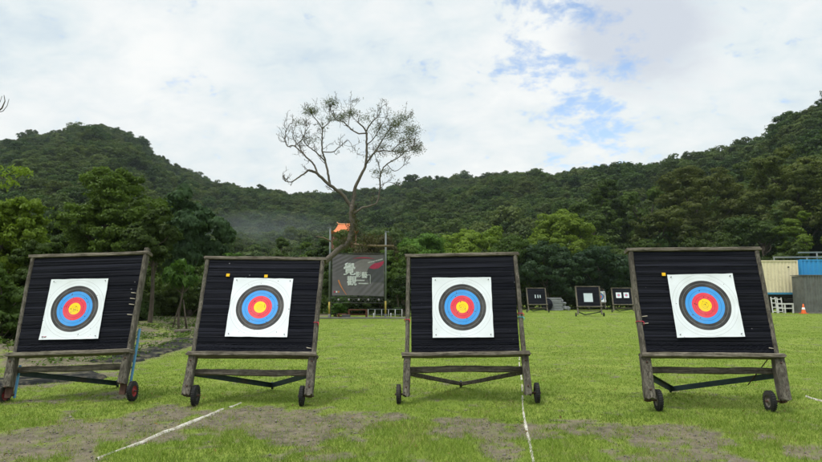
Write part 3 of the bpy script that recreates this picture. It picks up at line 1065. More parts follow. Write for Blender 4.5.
# ------------------------------------------------------------------ grass
def build_grass():
    rng = np.random.default_rng(4)
    Vs, Ts, Ds = [], [], []

    def blades(x, y, h, wd, tint, lean):
        n = len(x)
        th = rng.uniform(0, 2 * np.pi, n)
        dx, dy = np.cos(th), np.sin(th)
        z = gh(x, y) - 0.004
        la = rng.normal(size=n) * lean * h
        lb = rng.normal(size=n) * lean * h
        V = np.empty((n, 3, 3))
        V[:, 0] = np.stack([x - dx * wd, y - dy * wd, z], 1)
        V[:, 1] = np.stack([x + dx * wd, y + dy * wd, z], 1)
        V[:, 2] = np.stack([x + la, y + lb, z + h], 1)
        return V.reshape(-1, 3), np.repeat(tint, 3)
    bands = ((4.6, 6.5, 3800, .0028, .036), (6.5, 8.5, 2800, .0035, .032), (8.5, 11.5, 1500, .0046, .030), (11.5, 16, 800, .0062, .028), (16, 24, 380, .0085, .026), (24, 36, 150, .013, .026), (36, 56, 50, .02, .026))
    for y0, y1, dens, wd, hh in bands:
        xl, xr = -0.74 * y1 - 3.5, 0.74 * y1 + 3.5
        n = int((xr - xl) * (y1 - y0) * dens)
        x = rng.uniform(xl, xr, n)
        y = rng.uniform(y0, y1, n)
        k = np.abs(x) < 0.73 * y + .6 + 2.8 * rng.uniform(0, 1, n)
        x, y = x[k], y[k]
        dm = dirt_mask(x, y)
        # tufts: density and height swell in patches
        tuft = fbm(x * 2.3, y * 2.3, seed=91, oct=4)
        small = vnoise(x * 14, y * 14, seed=92)
        keep = rng.uniform(size=len(x)) < (1 - dm) ** 1.3 * (0.35 + 1.3 * tuft * (0.6 + .8 * small)) + 0.09 + .30 * (small > .56)
        x, y, dm, tuft, small = x[keep], y[keep], dm[keep], tuft[keep], small[keep]
        front = 1 - sstep(y, 6.2, 7.6)
        h = hh * (0.45 + 0.9 * tuft) * (0.7 + .6 * small) * rng.uniform(0.55, 1.35, len(x)) * (1 - 0.4 * dm) * (1 + .55 * front)
        patch = fbm(x * .55, y * .9, seed=95)
        t = np.clip(rng.uniform(0, 1, len(x)) * .55 + 1.3 * (patch - .5) + .5 * (tuft - .5) + .26, 0, 1)
        edge = np.clip(dm * 1.6, 0, 1) + .8 * sstep(fbm(x * 1.7, y * 1.7, seed=97), .56, .72) * (1 - sstep(y, 10, 20))
        dry = (rng.uniform(size=len(x)) < .04 + .42 * np.clip(edge, 0, 1)) * rng.uniform(.5, 1, len(x))
        Ds.append(np.repeat(dry, 3))
        V, T = blades(x, y, h, wd * rng.uniform(.6, 1.3, len(x)), t, .55)
        Vs.append(V)
        Ts.append(T)
    V = np.concatenate(Vs)
    T = np.concatenate(Ts)
    F = np.arange(len(V)).reshape(-1, 3)
    o = mesh_np('grass', V, F, M['grass'], attrs={'tint': ('POINT', T), 'dry': ('POINT', np.concatenate(Ds))})
    tag(o, 'short bright green lawn grass growing thin round the bare patches', 'grass', kind='stuff')
    print('grass blades', len(F))


build_grass()


def build_weeds_and_stones():
    """broad-leaved weeds over the bank and loose stones on the bare soil"""
    rng = np.random.default_rng(12)
    # weeds
    n = 5200
    x = rng.uniform(-22, -6.0, n)
    y = rng.uniform(11.5, 34, n)
    k = (fbm(x * .8, y * .8, seed=33) > .47) & (np.abs(x) < .78 * y)
    x, y = x[k], y[k]
    m = len(x)
    P = np.repeat(np.stack([x, y, gz(x, y) + .05], 1), 7, 0) + rng.normal(size=(m * 7, 3)) * np.array([.09, .09, .035])
    N = rng.normal(size=(m * 7, 3)) * .6 + np.array([0, -.2, 1])
    V, F, t = leaf_quads(P, N, 0.045, rng, rng.uniform(0, 1, m * 7), .5)
    o = mesh_np('weeds', V, F, M['leaf_mid'], attrs={'tint': ('POINT', t)})
    tag(o, 'low green weeds over the bare bank behind the first target stand', 'weeds', kind='stuff')
    # stones
    n = 16000
    x = rng.uniform(-8, 9, n)
    y = rng.uniform(5, 9.6, n)
    k = (dirt_mask(x, y) > .55) & (np.abs(x) < .76 * y)
    x, y = x[k], y[k]
    oct_v = np.array([(1, 0, 0), (0, 1, 0), (-1, 0, 0), (0, -1, 0), (0, 0, .7), (0, 0, -.7)], float)
    oct_f = np.array([(0, 1, 4), (1, 2, 4), (2, 3, 4), (3, 0, 4), (1, 0, 5), (2, 1, 5), (3, 2, 5), (0, 3, 5)])
    s = rng.gamma(1.6, .0026, len(x)) + .002
    V = np.stack([x, y, gh(x, y) - s * .1], 1)[:, None, :] + oct_v[None] * s[:, None, None] * rng.uniform(.6, 1.4, (len(x), 6, 1))
    F = oct_f[None] + (np.arange(len(x)) * 6)[:, None, None]
    o = mesh_np('gravel', V.reshape(-1, 3), F.reshape(-1, 3), M['stone'])
    tag(o, 'small grey stones lying loose on the bare soil patches', 'gravel', kind='stuff')


def litter():
    rng = np.random.default_rng(21)
    n = 420
    x, y = rng.uniform(-8, 9, n), rng.uniform(5, 12, n)
    P = np.stack([x, y, gh(x, y) + .012], 1)
    N = rng.normal(size=(n, 3)) * .35 + np.array([0, 0, 1])
    V, F, t = leaf_quads(P, N, .020, rng, rng.uniform(0, 1, n), .5)
    o = mesh_np('fallen_leaves', V, F, leaf_mat('dry_fallen_leaves', (0.10, 0.06, 0.03), (0.30, 0.17, 0.06), trans=.1, hue=0), attrs={'tint': ('POINT', t)})
    tag(o, 'scattered small dry brown leaves on the grass and bare soil', 'leaves', kind='stuff')


litter()
M['stone'] = flat('grey_stone', (0.17, 0.155, 0.13), 0.9, 0.1, 0.4, 9)
build_weeds_and_stones()


# ------------------------------------------------------------------ target stands
def lean_frame(lean, z0):
    sa, ca = math.sin(lean), math.cos(lean)

    def P(x, s, f=0.0):
        return Vector((x, s * sa - f * ca, z0 + s * ca + f * sa))
    return P


L_POST, S_LEDGE = 1.878, 0.533


def make_wheel(root, cx, cy, side, rim, r=0.122, wd=0.055):
    """small rubber wheel: tyre > rim; side = +1/-1 direction of the axle end"""
    mb = MB()
    prof = [(r * .58, -wd / 2), (r * .84, -wd / 2), (r * .95, -wd * .40), (r, -wd * .22), (r, wd * .22), (r * .95, wd * .40), (r * .84, wd / 2), (r * .58, wd / 2)]
    mb.lathe(prof, (cx, cy, r), (1, 0, 0), 28)
    for k in range(28):                                     # tread blocks
        th = 2 * math.pi * k / 28
        c = Vector((cx, cy + math.cos(th) * r * 1.0, r + math.sin(th) * r * 1.0))
        Mx = Matrix.Translation(c) @ Matrix.Rotation(th, 4, 'X')
        mb.box((-wd * .42, -.004, -.007), (-wd * .05, .005, .007), 0, Mx)
        Mx = Matrix.Translation(c) @ Matrix.Rotation(th + .11, 4, 'X')
        mb.box((wd * .05, -.004, -.007), (wd * .42, .005, .007), 0, Mx)
    tyre = mb.build('wheel', M['rubber'], root)
    mb = MB()
    rp = [(0.001, -wd * .38), (r * .22, -wd * .38), (r * .24, -wd * .2), (r * .45, -wd * .16), (r * .56, -wd * .40), (r * .60, -wd * .40), (r * .60, wd * .40), (r * .56, wd * .40), (r * .45, wd * .16), (r * .24, wd * .2), (r * .22, wd * .38), (0.001, wd * .38)]
    mb.lathe(rp, (cx, cy, r), (1, 0, 0), 20)
    mb.build('rim', M[rim], tyre)


def make_butt(root, hw, P, seed, s0=0.55, s1=L_POST - .03, cols=70, rows=130, skew=0.0):
    """thick panel of stacked black foam layers"""
    rng = np.random.default_rng(seed)
    nl = 30
    edges = np.sort(np.concatenate([[0, 1], (np.arange(1, nl) + rng.uniform(-.28, .28, nl - 1)) / nl]))
    dep = rng.uniform(-1, 1, nl) * .003
    V, F = [], []
    for j in range(rows + 1):
        v = j / rows
        for i in range(cols + 1):
            u = i / cols
            sag = 0.002 * math.sin(u * math.pi * 1.0) + 0.0008 * mnoise.noise(Vector((u * 3 + seed, v * 2, 0)))
            vv = min(max(v + sag * 2, 0), 0.9999)
            k = int(np.searchsorted(edges, vv, 'right') - 1)
            k = min(max(k, 0), nl - 1)
            q = (vv - edges[k]) / (edges[k + 1] - edges[k])
            groove = -0.006 * (math.exp(-(q * 9) ** 2) + math.exp(-((1 - q) * 9) ** 2))
            x = (-hw + 2 * hw * u)
            nz = mnoise.noise(Vector((x * 14, v * 30, seed * 3.3)))
            bot = 0.007 * mnoise.noise(Vector((x * 45, v * 110, seed))) * (1 if v < .09 else .2)
            f = 0.036 + dep[k] + groove + 0.0013 * nz + bot + 0.012 * math.sin(math.pi * u) * math.sin(math.pi * v)
            edge_x = 0.004 * mnoise.noise(Vector((0, v * 24, seed * 2.1))) if i in (0, cols) else 0
            V.append(P(x + edge_x, s0 + (s1 - s0) * v, f))
    W = cols + 1
    for j in range(rows):
        for i in range(cols):
            a = j * W + i
            F.append([a, a + 1, a + 1 + W, a + W])
    nb = len(V)
    # back and sides
    B = [P(-hw, s0, -.09), P(hw, s0, -.09), P(hw, s1, -.09), P(-hw, s1, -.09)]
    V += B
    F.append([nb + 1, nb, nb + 3, nb + 2])
    bottom = list(range(0, W))
    topr = [rows * W + i for i in range(W)]
    lft = [j * W for j in range(rows + 1)]
    rgt = [j * W + cols for j in range(rows + 1)]
    F.append(bottom[::-1] + [nb, nb + 1])
    F.append(topr + [nb + 2, nb + 3])
    F.append(lft + [nb + 3, nb])
    F.append(rgt[::-1] + [nb + 1, nb + 2])
    return mesh_np('butt', V, F, M['butt'], root)


def make_paper(stand, name, P, cx, cs, hwx, hs, mat, label, group, seed=0, rot=0.0, f=0.056, cat='target face', pins=True, red=False):
    """paper face pinned on the butt: its own object, origin at the gold"""
    lean = stand['_lean']
    root = bpy.data.objects.new(name, bpy.data.meshes.new(name))
    n = 26
    V, F = [], []
    th = .0012
    for sgn in (0, 1):
        for j in range(n + 1):
            for i in range(n + 1):
                x = -hwx + 2 * hwx * i / n
                z = -hs + 2 * hs * j / n
                e = max(abs(x) / hwx, abs(z) / hs)
                y = -0.004 * mnoise.noise(Vector((x * 5, z * 5, seed))) - 0.014 * abs(mnoise.noise(Vector((x * 5 + seed, z * 4, 7)))) * e ** 3 - .006 * e ** 6
                edge = .003 * mnoise.noise(Vector((x * 9, z * 9, seed + 4)))
                V.append((x + (edge if i in (0, n) else 0), y + sgn * th, z + (edge if j in (0, n) else 0)))
    W = n + 1
    o2 = W * W
    for j in range(n):
        for i in range(n):
            a = j * W + i
            F.append([a, a + 1, a + 1 + W, a + W])
            F.append([o2 + a + W, o2 + a + 1 + W, o2 + a + 1, o2 + a])
    me = root.data
    me.from_pydata(V, [], F)
    me.materials.append(mat)
    me.polygons.foreach_set('use_smooth', np.ones(len(F), bool))
    me.update()
    COL.objects.link(root)
    loc = stand.matrix_basis @ P(cx, cs, f)
    R_ = stand.rotation_euler.to_matrix().to_4x4()
    root.matrix_basis = Matrix.Translation(loc) @ R_ @ Matrix.Rotation(-lean, 4, 'X') @ Matrix.Rotation(rot, 4, 'Y')
    tag(root, label, cat, group)
    if pins:
        for sx in (-1, 1):
            for sz in (-1, 1):
                mb = MB()
                mb.tube([(sx * (hwx - .04), -.002, sz * (hs - .035)), (sx * (hwx - .04) + .004, -.02, sz * (hs - .035) + .003)], [.004, .006], 8)
                mb.build('pin', M['pin'], root)
    if red:
        mb = MB()
        for k, (a, b) in enumerate(((-.01, 0), (.012, .004), (.03, -.003))):
            mb.tube([(-hwx + .045 + a, -.008, -hs + .035 + b), (-hwx + .06 + a, -.009, -hs + .042 - b)], .004, 6)
        mb.build('red_scribble', M['red_cord'], root)
    return root


def build_stand(i, X, Y, yaw, roll, wt, wb, z0, lean, tail, spec):
    rnd = random.Random(i * 17 + 3)
    z = float(gh(X, Y))
    root = empty('target_stand', (X, Y, z), (0, roll, yaw), spec['label'], 'target stand', 'wheeled archery target stands in the front row')
    root['_lean'] = lean
    bpy.context.view_layer.update()
    P = lean_frame(lean, z0)
    xt = wt - .012

    def px(s, sgn):
        return sgn * (wb + (xt - wb) * s / L_POST)
    lw = spec.get('leg_w', .085)
    for sgn in (-1, 1):
        mb = MB()                                            # slim post beside the butt
        up = spec.get('post_over', {}).get(sgn, 0)
        mb.beam(P(px(.30, sgn), .30, 0), P(px(L_POST, sgn), L_POST - .025 + up, 0), .052, .10, rough=.006, seed=i * 3 + sgn, bev=.012, ends=.01)
        mb.build('post', M['wood_post'], root)
        mb = MB()                                            # heavy lower leg bolted in front of the post
        bot = spec.get('leg_bot', 0.0)
        mb.beam(P(px(0, sgn), bot, .035), P(px(.52, sgn), .497, .035), lw * 1.15, .11, rough=.011, seed=i * 5 + sgn + 20, bev=.012, ends=.035)
        leg = mb.build('leg', M['wood_post'], root)
        for s_ in (.1, .42):
            mb = MB()
            mb.lathe([(.001, .0), (.010, .0), (.012, .006), (.001, .009)], P(px(s_, sgn), s_, .09), P(0, 0, 1) - P(0, 0, 0), 10)
            mb.build('bolt', M['steel_rust'], leg)
        if spec.get('rusty_feet'):
            mb = MB()
            mb.beam(P(px(0, sgn), -.03, .005), P(px(.2, sgn), .2, .005), .085, .03, rough=.003, seed=i + 50)
            mb.build('foot_plate', M['steel_rust'], root)
    # top rail, ledge, crossbar
    tw = wt + .035
    mb = MB()
    mb.beam(P(-tw, L_POST - .002, -.01), P(tw, L_POST - .002, -.01), .135, .045, side=P(0, 0, 1) - P(0, 0, 0), rough=.006, seed=i + 30, n=44, ends=.02)
    mb.build('top_rail', M['wood_rail'], root)
    lo = spec.get('ledge', .82)
    mb = MB()
    mb.beam(P(-lo, S_LEDGE - .026, .045), P(lo, S_LEDGE - .026, .045), .17, .052, side=P(0, 0, 1) - P(0, 0, 0), rough=.008, seed=i + 40, n=50, ends=.03)
    mb.build('ledge', M['wood_rail'], root)
    mb = MB()
    cb = spec.get('cross', .27)
    mb.beam(P(-wb + .03, cb, -.06), P(wb - .03, cb, -.06), .075, .05, side=P(0, 1, 0) - P(0, 0, 0), rough=.008, seed=i + 44, n=44, ends=.02)
    mb.build('crossbar', M['wood_dark'], root)
    # V-shaped towing frame running back to the ground
    bm_ = M[spec.get('brace', 'steel_dark')]
    tailp = Vector((tail, 1.30, .04 + z0 * .1))
    for sgn in (-1, 1):
        mb = MB()
        a = P(px(.295, sgn), .295, -.07)
        if spec.get('brace') == 'wood_dark':
            mb.beam(a, tailp, .055, .05, side=(0, 0, 1), rough=.005, seed=i + sgn, bev=.005)
        else:                                                # angle iron
            d = (tailp - a).normalized()
            mb.beam(a, tailp, .066, .006, side=(0, 0, 1), bev=.001)
            sd_ = d.cross(Vector((0, 0, 1))).normalized()
            up_ = sd_.cross(d).normalized()
            mb.beam(a + up_ * .0341 + sd_ * .02, tailp + up_ * .0341 + sd_ * .02, .045, .006, side=tuple(sd_), bev=.001)
        mb.build('towing_brace', bm_, root)
    mb = MB()
    mb.tube([tailp + Vector((0, 0, .045)), tailp + Vector((0, .03, -.055))], .018, 8)
    mb.build('tail_foot', M['steel_dark'], root)
    # rods of the rear prop that holds the butt at its slant
    for sgn in (-1, 1) if spec.get('rods') else ():
        mb = MB()
        mb.tube([P(px(.5, sgn) - sgn * .05, .50, -.08), tailp.lerp(P(px(.2, sgn), .2, -.07), .75)], .006, 6)
        mb.build('prop_rod', M['steel_rust'], root)
    # wheels on stub axles
    for sgn, off in zip((-1, 1), spec['wheel_off']):
        wx = sgn * (wb + off)
        wy = .035
        make_wheel(root, wx, wy, sgn, spec['rim'])
        mb = MB()
        x0, x1 = sorted((sgn * (wb - .05 if off > 0 else wb + .05), wx + sgn * (.05 if off > 0 else -.05)))
        mb.tube([(x0, wy, .122), (x1, wy, .122)], .013, 8)
        mb.beam((sgn * wb, wy, .10), (sgn * wb, .03 + wy, .30), .05, .05, rough=.002, seed=i)
        mb.build('axle', M['steel_rust'], root)
    if spec.get('blue'):
        for sgn, (s_top, xo) in zip((-1, 1), ((.40, .016), (.84, .034))):
            mb = MB()
            mb.beam(P(px(0, sgn) + xo, -.02, -.10), P(px(s_top, sgn) + xo, s_top, -.10), .026, .026, bev=.003)
            mb.build('strut', M['steel_blue'], root)
    make_butt(root, wt - .045, P, i)
    for k, (tx, ts) in enumerate(spec.get('tags', ())):
        mb = MB()
        mb.beam(P(tx - .022, ts, .056), P(tx + .022, ts, .056), .042, .01, side=P(0, 1, 0) - P(0, 0, 0), bev=.002)
        mb.build('yellow_foam_tag', M['yellow_foam'], root)
    for k, (sgn, s_, col, kind) in enumerate(spec.get('bits', ())):
        mb = MB()
        x = px(s_, sgn)
        if kind == 'knot':
            c = P(x, s_, 0)
            pts = [P(x + math.cos(t) * .043, s_ + .004 * math.sin(3 * t), math.sin(t) * .060) for t in np.linspace(0, 2 * math.pi, 17)]
            mb.tube(pts[2:11], .0045, 6)
            mb.tube([P(x + .02, s_, .058), P(x + .035, s_ - .02, .075), P(x + .03, s_ - .055, .065)], [.005, .006, .002], 6)
            mb.build('cord', M[col], root)
        else:
            mb.tube([P(x - sgn * .03, s_, .04), P(x - sgn * .09, s_ + .004, .062)], .006, 6)
            mb.build('peg', M[col], root)
    fm = mat_face(0.394, True, seed=i)
    c = spec['face']
    make_paper(root, 'paper_target', P, c[0], c[1], c[2], c[3], fm, spec['face_label'], 'large paper target faces', seed=i, rot=c[4], red=(i == 0))
    return root


STANDS = (
    dict(q=(-4.423, 7.799, -.010, -.031, .800, .736, .117, .276, .008), ledge=.80, leg_bot=.10, rusty_feet=True, wheel_off=(.085, .11), rim='rim_red', blue=True, brace='steel_dark', cross=.33,
         post_over={1: .10}, bits=((1, 1.22, 'peg_wood', 'peg'), (1, 1.14, 'peg_wood', 'peg'), (1, 1.0, 'peg_wood', 'peg'), (1, 1.30, 'peg_wood', 'peg')),
         face=(-.052, 1.106, .392, .413, .012), label='leaning black target stand with blue struts and red-hubbed wheels, leftmost of the four big ones',
         face_label='paper target face with a red scribble in its lower left corner'),
    dict(q=(-2.023, 7.588, .022, .009, .803, .755, .123, .385, .019), ledge=.815, wheel_off=(-.085, -.10), rim='rim_dark', cross=.31, tags=((-.473, 1.61), (.044, 1.60)),
         bits=((1, .95, 'red_cord', 'knot'), (1, .60, 'peg_wood', 'peg')),
         face=(.015, 1.154, .40, .411, .006), label='big black target stand with two yellow foam squares above its paper, left of the banner',
         face_label='paper target face under two yellow foam squares'),
    dict(q=(.711, 7.722, -.041, -.017, .746, .768, .105, .276, -.022), ledge=.82, wheel_off=(.10, .12), rim='rim_dark', brace='wood_dark', cross=.335, leg_w=.075,
         bits=((1, 1.04, 'red_cord', 'knot'), (1, .99, 'teal_cord', 'knot'), (-1, .98, 'red_cord', 'knot')),
         face=(-.019, 1.134, .397, .408, .008), label='big black target stand with a wooden V brace, right of the banner',
         face_label='squarely hung paper target face on the stand with the wooden V brace'),
    dict(q=(3.629, 7.247, -.068, -.001, .805, .776, .142, .264, -.064), ledge=.83, wheel_off=(-.115, -.145), rim='rim_grey', rods=True, cross=.345, leg_w=.10, tags=((-.425, 1.535),),
         bits=((-1, .93, 'red_cord', 'knot'), (-1, .99, 'peg_wood', 'peg'), (-1, .90, 'peg_wood', 'peg'), (1, .60, 'peg_wood', 'peg')),
         face=(.025, 1.134, .404, .402, -.018), label='big black target stand with one yellow square beside its paper, nearest the containers',
         face_label='paper target face with one yellow square at its upper left corner'),
)
for i, sp_ in enumerate(STANDS):
    build_stand(i, *sp_['q'], sp_)


# ------------------------------------------------------------------ far target stands
def make_far_stand():
    root = empty('target_stand', (0, 0, 0))
    root['_lean'] = .27
    P = lean_frame(.27, .12)
    for sgn in (-1, 1):
        mb = MB()
        mb.beam(P(sgn * .77, .0, 0), P(sgn * .77, 1.86, 0), .08, .10, rough=.006, seed=sgn + 5)
        mb.build('post', M['wood_rail'], root)
    mb = MB()
    mb.beam(P(-.82, 1.87, 0), P(.82, 1.87, 0), .13, .045, side=P(0, 0, 1) - P(0, 0, 0), rough=.004, seed=8)
    mb.build('top_rail', M['wood_rail'], root)
    mb = MB()
    mb.beam(P(-.84, .51, .04), P(.84, .51, .04), .15, .05, side=P(0, 0, 1) - P(0, 0, 0), rough=.004, seed=9)
    mb.build('ledge', M['wood_rail'], root)
    mb = MB()
    mb.beam(P(-.76, .25, -.05), P(.76, .25, -.05), .06, .05, side=P(0, 1, 0) - P(0, 0, 0), rough=.004, seed=10)
    mb.build('crossbar', M['wood_dark'], root)
    tailp = Vector((0.02, 1.25, .06))
    for sgn in (-1, 1):
        mb = MB()
        mb.beam(P(sgn * .77, .2, -.06), tailp, .06, .05, side=(0, 0, 1))
        mb.build('towing_brace', M['steel_dark'], root)
    for sgn in (-1, 1):
        make_wheel(root, sgn * .90, .03, sgn, 'rim_dark')
    mb = MB()
    for a, b in ((-.72, .72),):
        mb.box((a, -.04, 0), (b, .08, 0))
    s0, s1 = .54, 1.84
    mb = MB()
    mb.beam(P(0, s0, -.02), P(0, s1, -.02), 1.46, .11, side=(1, 0, 0), rough=0, bev=.01, n=30)
    mb.build('butt', M['butt'], root)
    return root


FAR = [dict(px=537, top=288, base=312.0, yaw=.10, label='small far target stand with three narrow white papers, beside the big third stand', kind='three'),
       dict(px=588.5, top=287, base=316.5, yaw=-.02, label='small far target stand with one plain white sheet', kind='sheet'),
       dict(px=622, top=287.3, base=311.5, yaw=-.05, label='small far target stand with two little red and blue faces', kind='two'),
       dict(px=596, top=288.5, base=308.8, yaw=.0, label='farthest target stand showing a round face beside the stand with the white sheet', kind='round', fx=.35),
       dict(px=640.5, top=288.5, base=308.8, yaw=.0, label='farthest target stand half hidden by the left post of the fourth big stand', kind='round', fx=-.42)]
M['sheet'] = flat('plain_white_sheet', (0.46, 0.53, 0.56), 0.6, 0.3, 0.05, 6)
fs0 = make_far_stand()
face_small = mat_face(.18, False, black=(.5, .5, .55), colors=((.75, .25, .2), (.65, .06, .09), (.25, .42, .70)))
face_round = mat_face(.47, False, colors=((.85, .45, .05), (.70, .12, .10), (.06, .28, .62)), black=(.10, .13, .2))
for k, f in enumerate(FAR):
    r = fs0 if k == 0 else copy_tree(fs0)
    # distance from its height in the photo, ground at that distance
    D = 1.93 * FPX / (f['base'] - f['top'])
    D = min(max(D, 37), 56)
    x = ppos(f['px'], D)
    r.location = (x, D, float(gz(x, D)))
    r.rotation_euler = (0, 0, f['yaw'])
    tag(r, f['label'], 'target stand', 'wheeled target stands far down the field')
    r['_lean'] = .27
    P = lean_frame(.27, .12)
    bpy.context.view_layer.update()
    if f['kind'] == 'three':
        for j, (a, b, lb) in enumerate(((-.12, .24, 'narrow white paper slip, left of three on the small far stand'), (.10, .22, 'narrow white paper slip, middle of three on the small far stand'), (.28, .20, 'narrow white paper slip, right of three on the small far stand'))):
            make_paper(r, 'paper_slip', P, a, 1.18, .04, b / 2 + .02, M['sheet'], lb, 'narrow white paper slips', seed=j, f=.045, cat='paper', pins=False)
    elif f['kind'] == 'sheet':
        make_paper(r, 'paper_sheet', P, -.02, 1.12, .29, .29, M['sheet'], 'plain pale square sheet pinned on the small far stand', None, f=.045, cat='paper', pins=False)
    elif f['kind'] == 'two':
        make_paper(r, 'paper_target', P, -.27, 1.28, .21, .22, face_small, 'little red and blue target face, left of the pair on a far stand', 'little paper target faces', f=.045, pins=False)
        make_paper(r, 'paper_target', P, .33, 1.28, .21, .22, face_small, 'little red and blue target face, right of the pair on a far stand', 'little paper target faces', f=.045, pins=False)
    else:
        make_paper(r, 'paper_target', P, f['fx'], 1.14, .52, .52, face_round, 'blue-ringed round face on a farthest stand, ' + ('beside the stand with the white sheet' if k == 3 else 'left of the fourth big stand'), 'blue-ringed far target faces', f=.045, pins=False)


# ------------------------------------------------------------------ lines on the ground
M['chalk'] = None


def mat_chalk():
    m, n, b = base_mat('worn_white_line', 0.85, 0.1)
    co = objco(n)
    f = n.noise(co, 12, 6, 0.7)
    n.put(b.inputs['Base Color'], n.ramp(f, [(0.35, (0.24, 0.215, 0.16)), (0.6, (0.55, 0.53, 0.46))]))
    bump(n, b, f, .4, .006)
    return m


M['chalk'] = mat_chalk()


def ground_line(name, pxs, width, label, seed, gaps, lift=.012):
    """low uneven strip of lime and buried rope following the ground"""
    pts = [Vector((ppos(a, depth_of(b) * (1 + 0)), depth_of(b), 0)) for a, b in pxs]
    rng = np.random.default_rng(seed)
    V, F = [], []
    path = []
    for a, b in zip(pts[:-1], pts[1:]):
        n = max(2, int((b - a).length / .03))
        for i in range(n):
            path.append(a.lerp(b, i / n))
    path.append(pts[-1])
    prev = False
    tot = len(path)
    for i, p in enumerate(path):
        t = (path[min(i + 1, tot - 1)] - path[max(i - 1, 0)]).normalized()
        s_ = Vector((-t.y, t.x, 0))
        nz = float(vnoise(np.array([i * .09]), np.array([seed * 3.3]))[0])
        nz2 = float(vnoise(np.array([i * .35]), np.array([seed * 5.3]))[0])
        on = nz * .93 + nz2 * .07 > gaps(i / tot)
        wv = width * (.4 + .5 * nz + .3 * nz2) * (1 if on else 0)
        p = p + s_ * (.05 * (float(vnoise(np.array([i * .012]), np.array([seed * 7.7]))[0]) - .5))
        if on:
            z = float(gh(p.x, p.y))
            for k in (-1, -.4, .4, 1):
                q = p + s_ * (wv * k / 2)
                V.append((q.x, q.y, z + (lift if abs(k) < 1 else -.012)))
            if prev:
                b = len(V) - 8
                for k in range(3):
                    F.append([b + k, b + k + 1, b + 5 + k, b + 4 + k])
        prev = on
    o = mesh_np(name, V, F, M['chalk'], smooth=True)
    tag(o, label, 'line')


ground_line('boundary_line', [(70, 470), (90, 459), (140, 440), (200, 417), (245, 400)], .045, 'broken white line slanting over bare soil before the two left target stands', 2, lambda q: .30, .010)
ground_line('boundary_line', [(528, 470), (526, 447), (521, 405), (519, 375), (517.5, 352), (516.5, 338)], .042, 'ragged white line running into the field under the third target stand', 3, lambda q: .12 if q < .25 else .30, .009)
ground_line('boundary_line', [(786, 389), (803, 396), (830, 403)], .018, 'thin faint white line in the grass at the right of the fourth target stand', 5, lambda q: .4, .022)


# ------------------------------------------------------------------ left bank things
def mat_weedcloth():
    m, n, b = base_mat('black_weed_cloth', 0.95, 0.05)
    co = objco(n)
    f = n.noise(co, 3.0, 6, 0.7)
    n.put(b.inputs['Base Color'], n.ramp(f, [(0.38, (0.012, 0.013, 0.013)), (0.50, (0.024, 0.025, 0.024)), (0.58, (0.085, 0.075, 0.055)), (0.66, (0.075, 0.095, 0.035))]))
    bump(n, b, n.noise(co, 20, 4), .4, .01)
    return m


def left_bank():
    rng = np.random.default_rng(5)
    # strips of ground cloth lying on the bank
    for k, (path, wd, lb) in enumerate(((((-8.2, 8.9), (-7.2, 9.2), (-6.2, 9.7), (-5.35, 10.5)), 1.15, 'black ground cloth under the rear of the first target stand'),
                                        (((-6.1, 12.4), (-6.2, 14.2), (-6.45, 16.6), (-6.95, 19.2)), 1.15, 'black ground cloth strip running towards the propped young tree'))):
        V, F = [], []
        path = [Vector((*p, 0)) for p in path]
        pts = []
        for a, b in zip(path[:-1], path[1:]):
            for i in range(24):
                pts.append(a.lerp(b, i / 24))
        pts.append(path[-1])
        m = 14
        for i, p in enumerate(pts):
            t = (pts[min(i + 1, len(pts) - 1)] - pts[max(i - 1, 0)]).normalized()
            s_ = Vector((-t.y, t.x, 0))
            ww = wd * (.8 + .4 * mnoise.noise(Vector((i * .17, k, 0))))
            for j in range(m + 1):
                q = p + s_ * (ww * (j / m - .5))
                zz = float(gz(q.x, q.y)) + .03 + .035 * abs(mnoise.noise(Vector((q.x * 3, q.y * 2, k)))) - (.05 if j in (0, m) or i in (0, len(pts) - 1) else 0)
                V.append((q.x, q.y, zz))
        for i in range(len(pts) - 1):
            for j in range(m):
                a = i * (m + 1) + j
                F.append([a, a + 1, a + m + 2, a + m + 1])
        o = mesh_np('ground_cloth', V, F, M['weed_cloth'], smooth=True)
        tag(o, lb, 'ground cloth')
    # white pipe lying on the soil
    mb = MB()
    mb.tube([(-9.6, 11.75, .36), (-8.9, 11.5, .30), (-8.2, 11.35, .24), (-7.75, 11.1, .16)], .017, 8)
    o = mb.build('water_pipe', M['white_paint'])
    tag(o, 'thin white pipe lying over the soil at the left edge', 'pipe')
    # three props round the young tree
    tr = TREES['prop']
    c = tr.location
    for k, (a, lb) in enumerate(((math.radians(200), 'slanting wooden prop at the left of the propped young tree'), (math.radians(330), 'slanting wooden prop at the right of the propped young tree'), (math.radians(80), 'slanting wooden prop behind the propped young tree'))):
        mb = MB()
        d = Vector((math.cos(a), math.sin(a), 0))
        b = Vector((c.x, c.y, 0)) + d * .36
        mb.tube([(b.x, b.y, float(gz(b.x, b.y)) - .1), (c.x + d.x * .05, c.y + d.y * .05, c.z + 1.15)], [.026, .022], 8)
        o = mb.build('tree_prop', M['bark'])
        tag(o, lb, 'prop', 'wooden props round the young tree')
    # pale stone and cut log at the foot of the trees
    mb = MB()
    zc = float(gz(-8.3, 21.8))
    mb.tube([(-8.55, 21.8, zc + .06), (-8.0, 21.9, zc + .07)], .08, 10)
    o = mb.build('cut_log', M['bark_pale'])
    tag(o, 'short pale cut log lying at the foot of the slim dark tree', 'log')


M['weed_cloth'] = mat_weedcloth()
M['white_paint'] = flat('white_paint', (0.62, 0.62, 0.60), 0.6, 0.3, 0.12, 10, 0, (0.3, 0.29, 0.26))
left_bank()


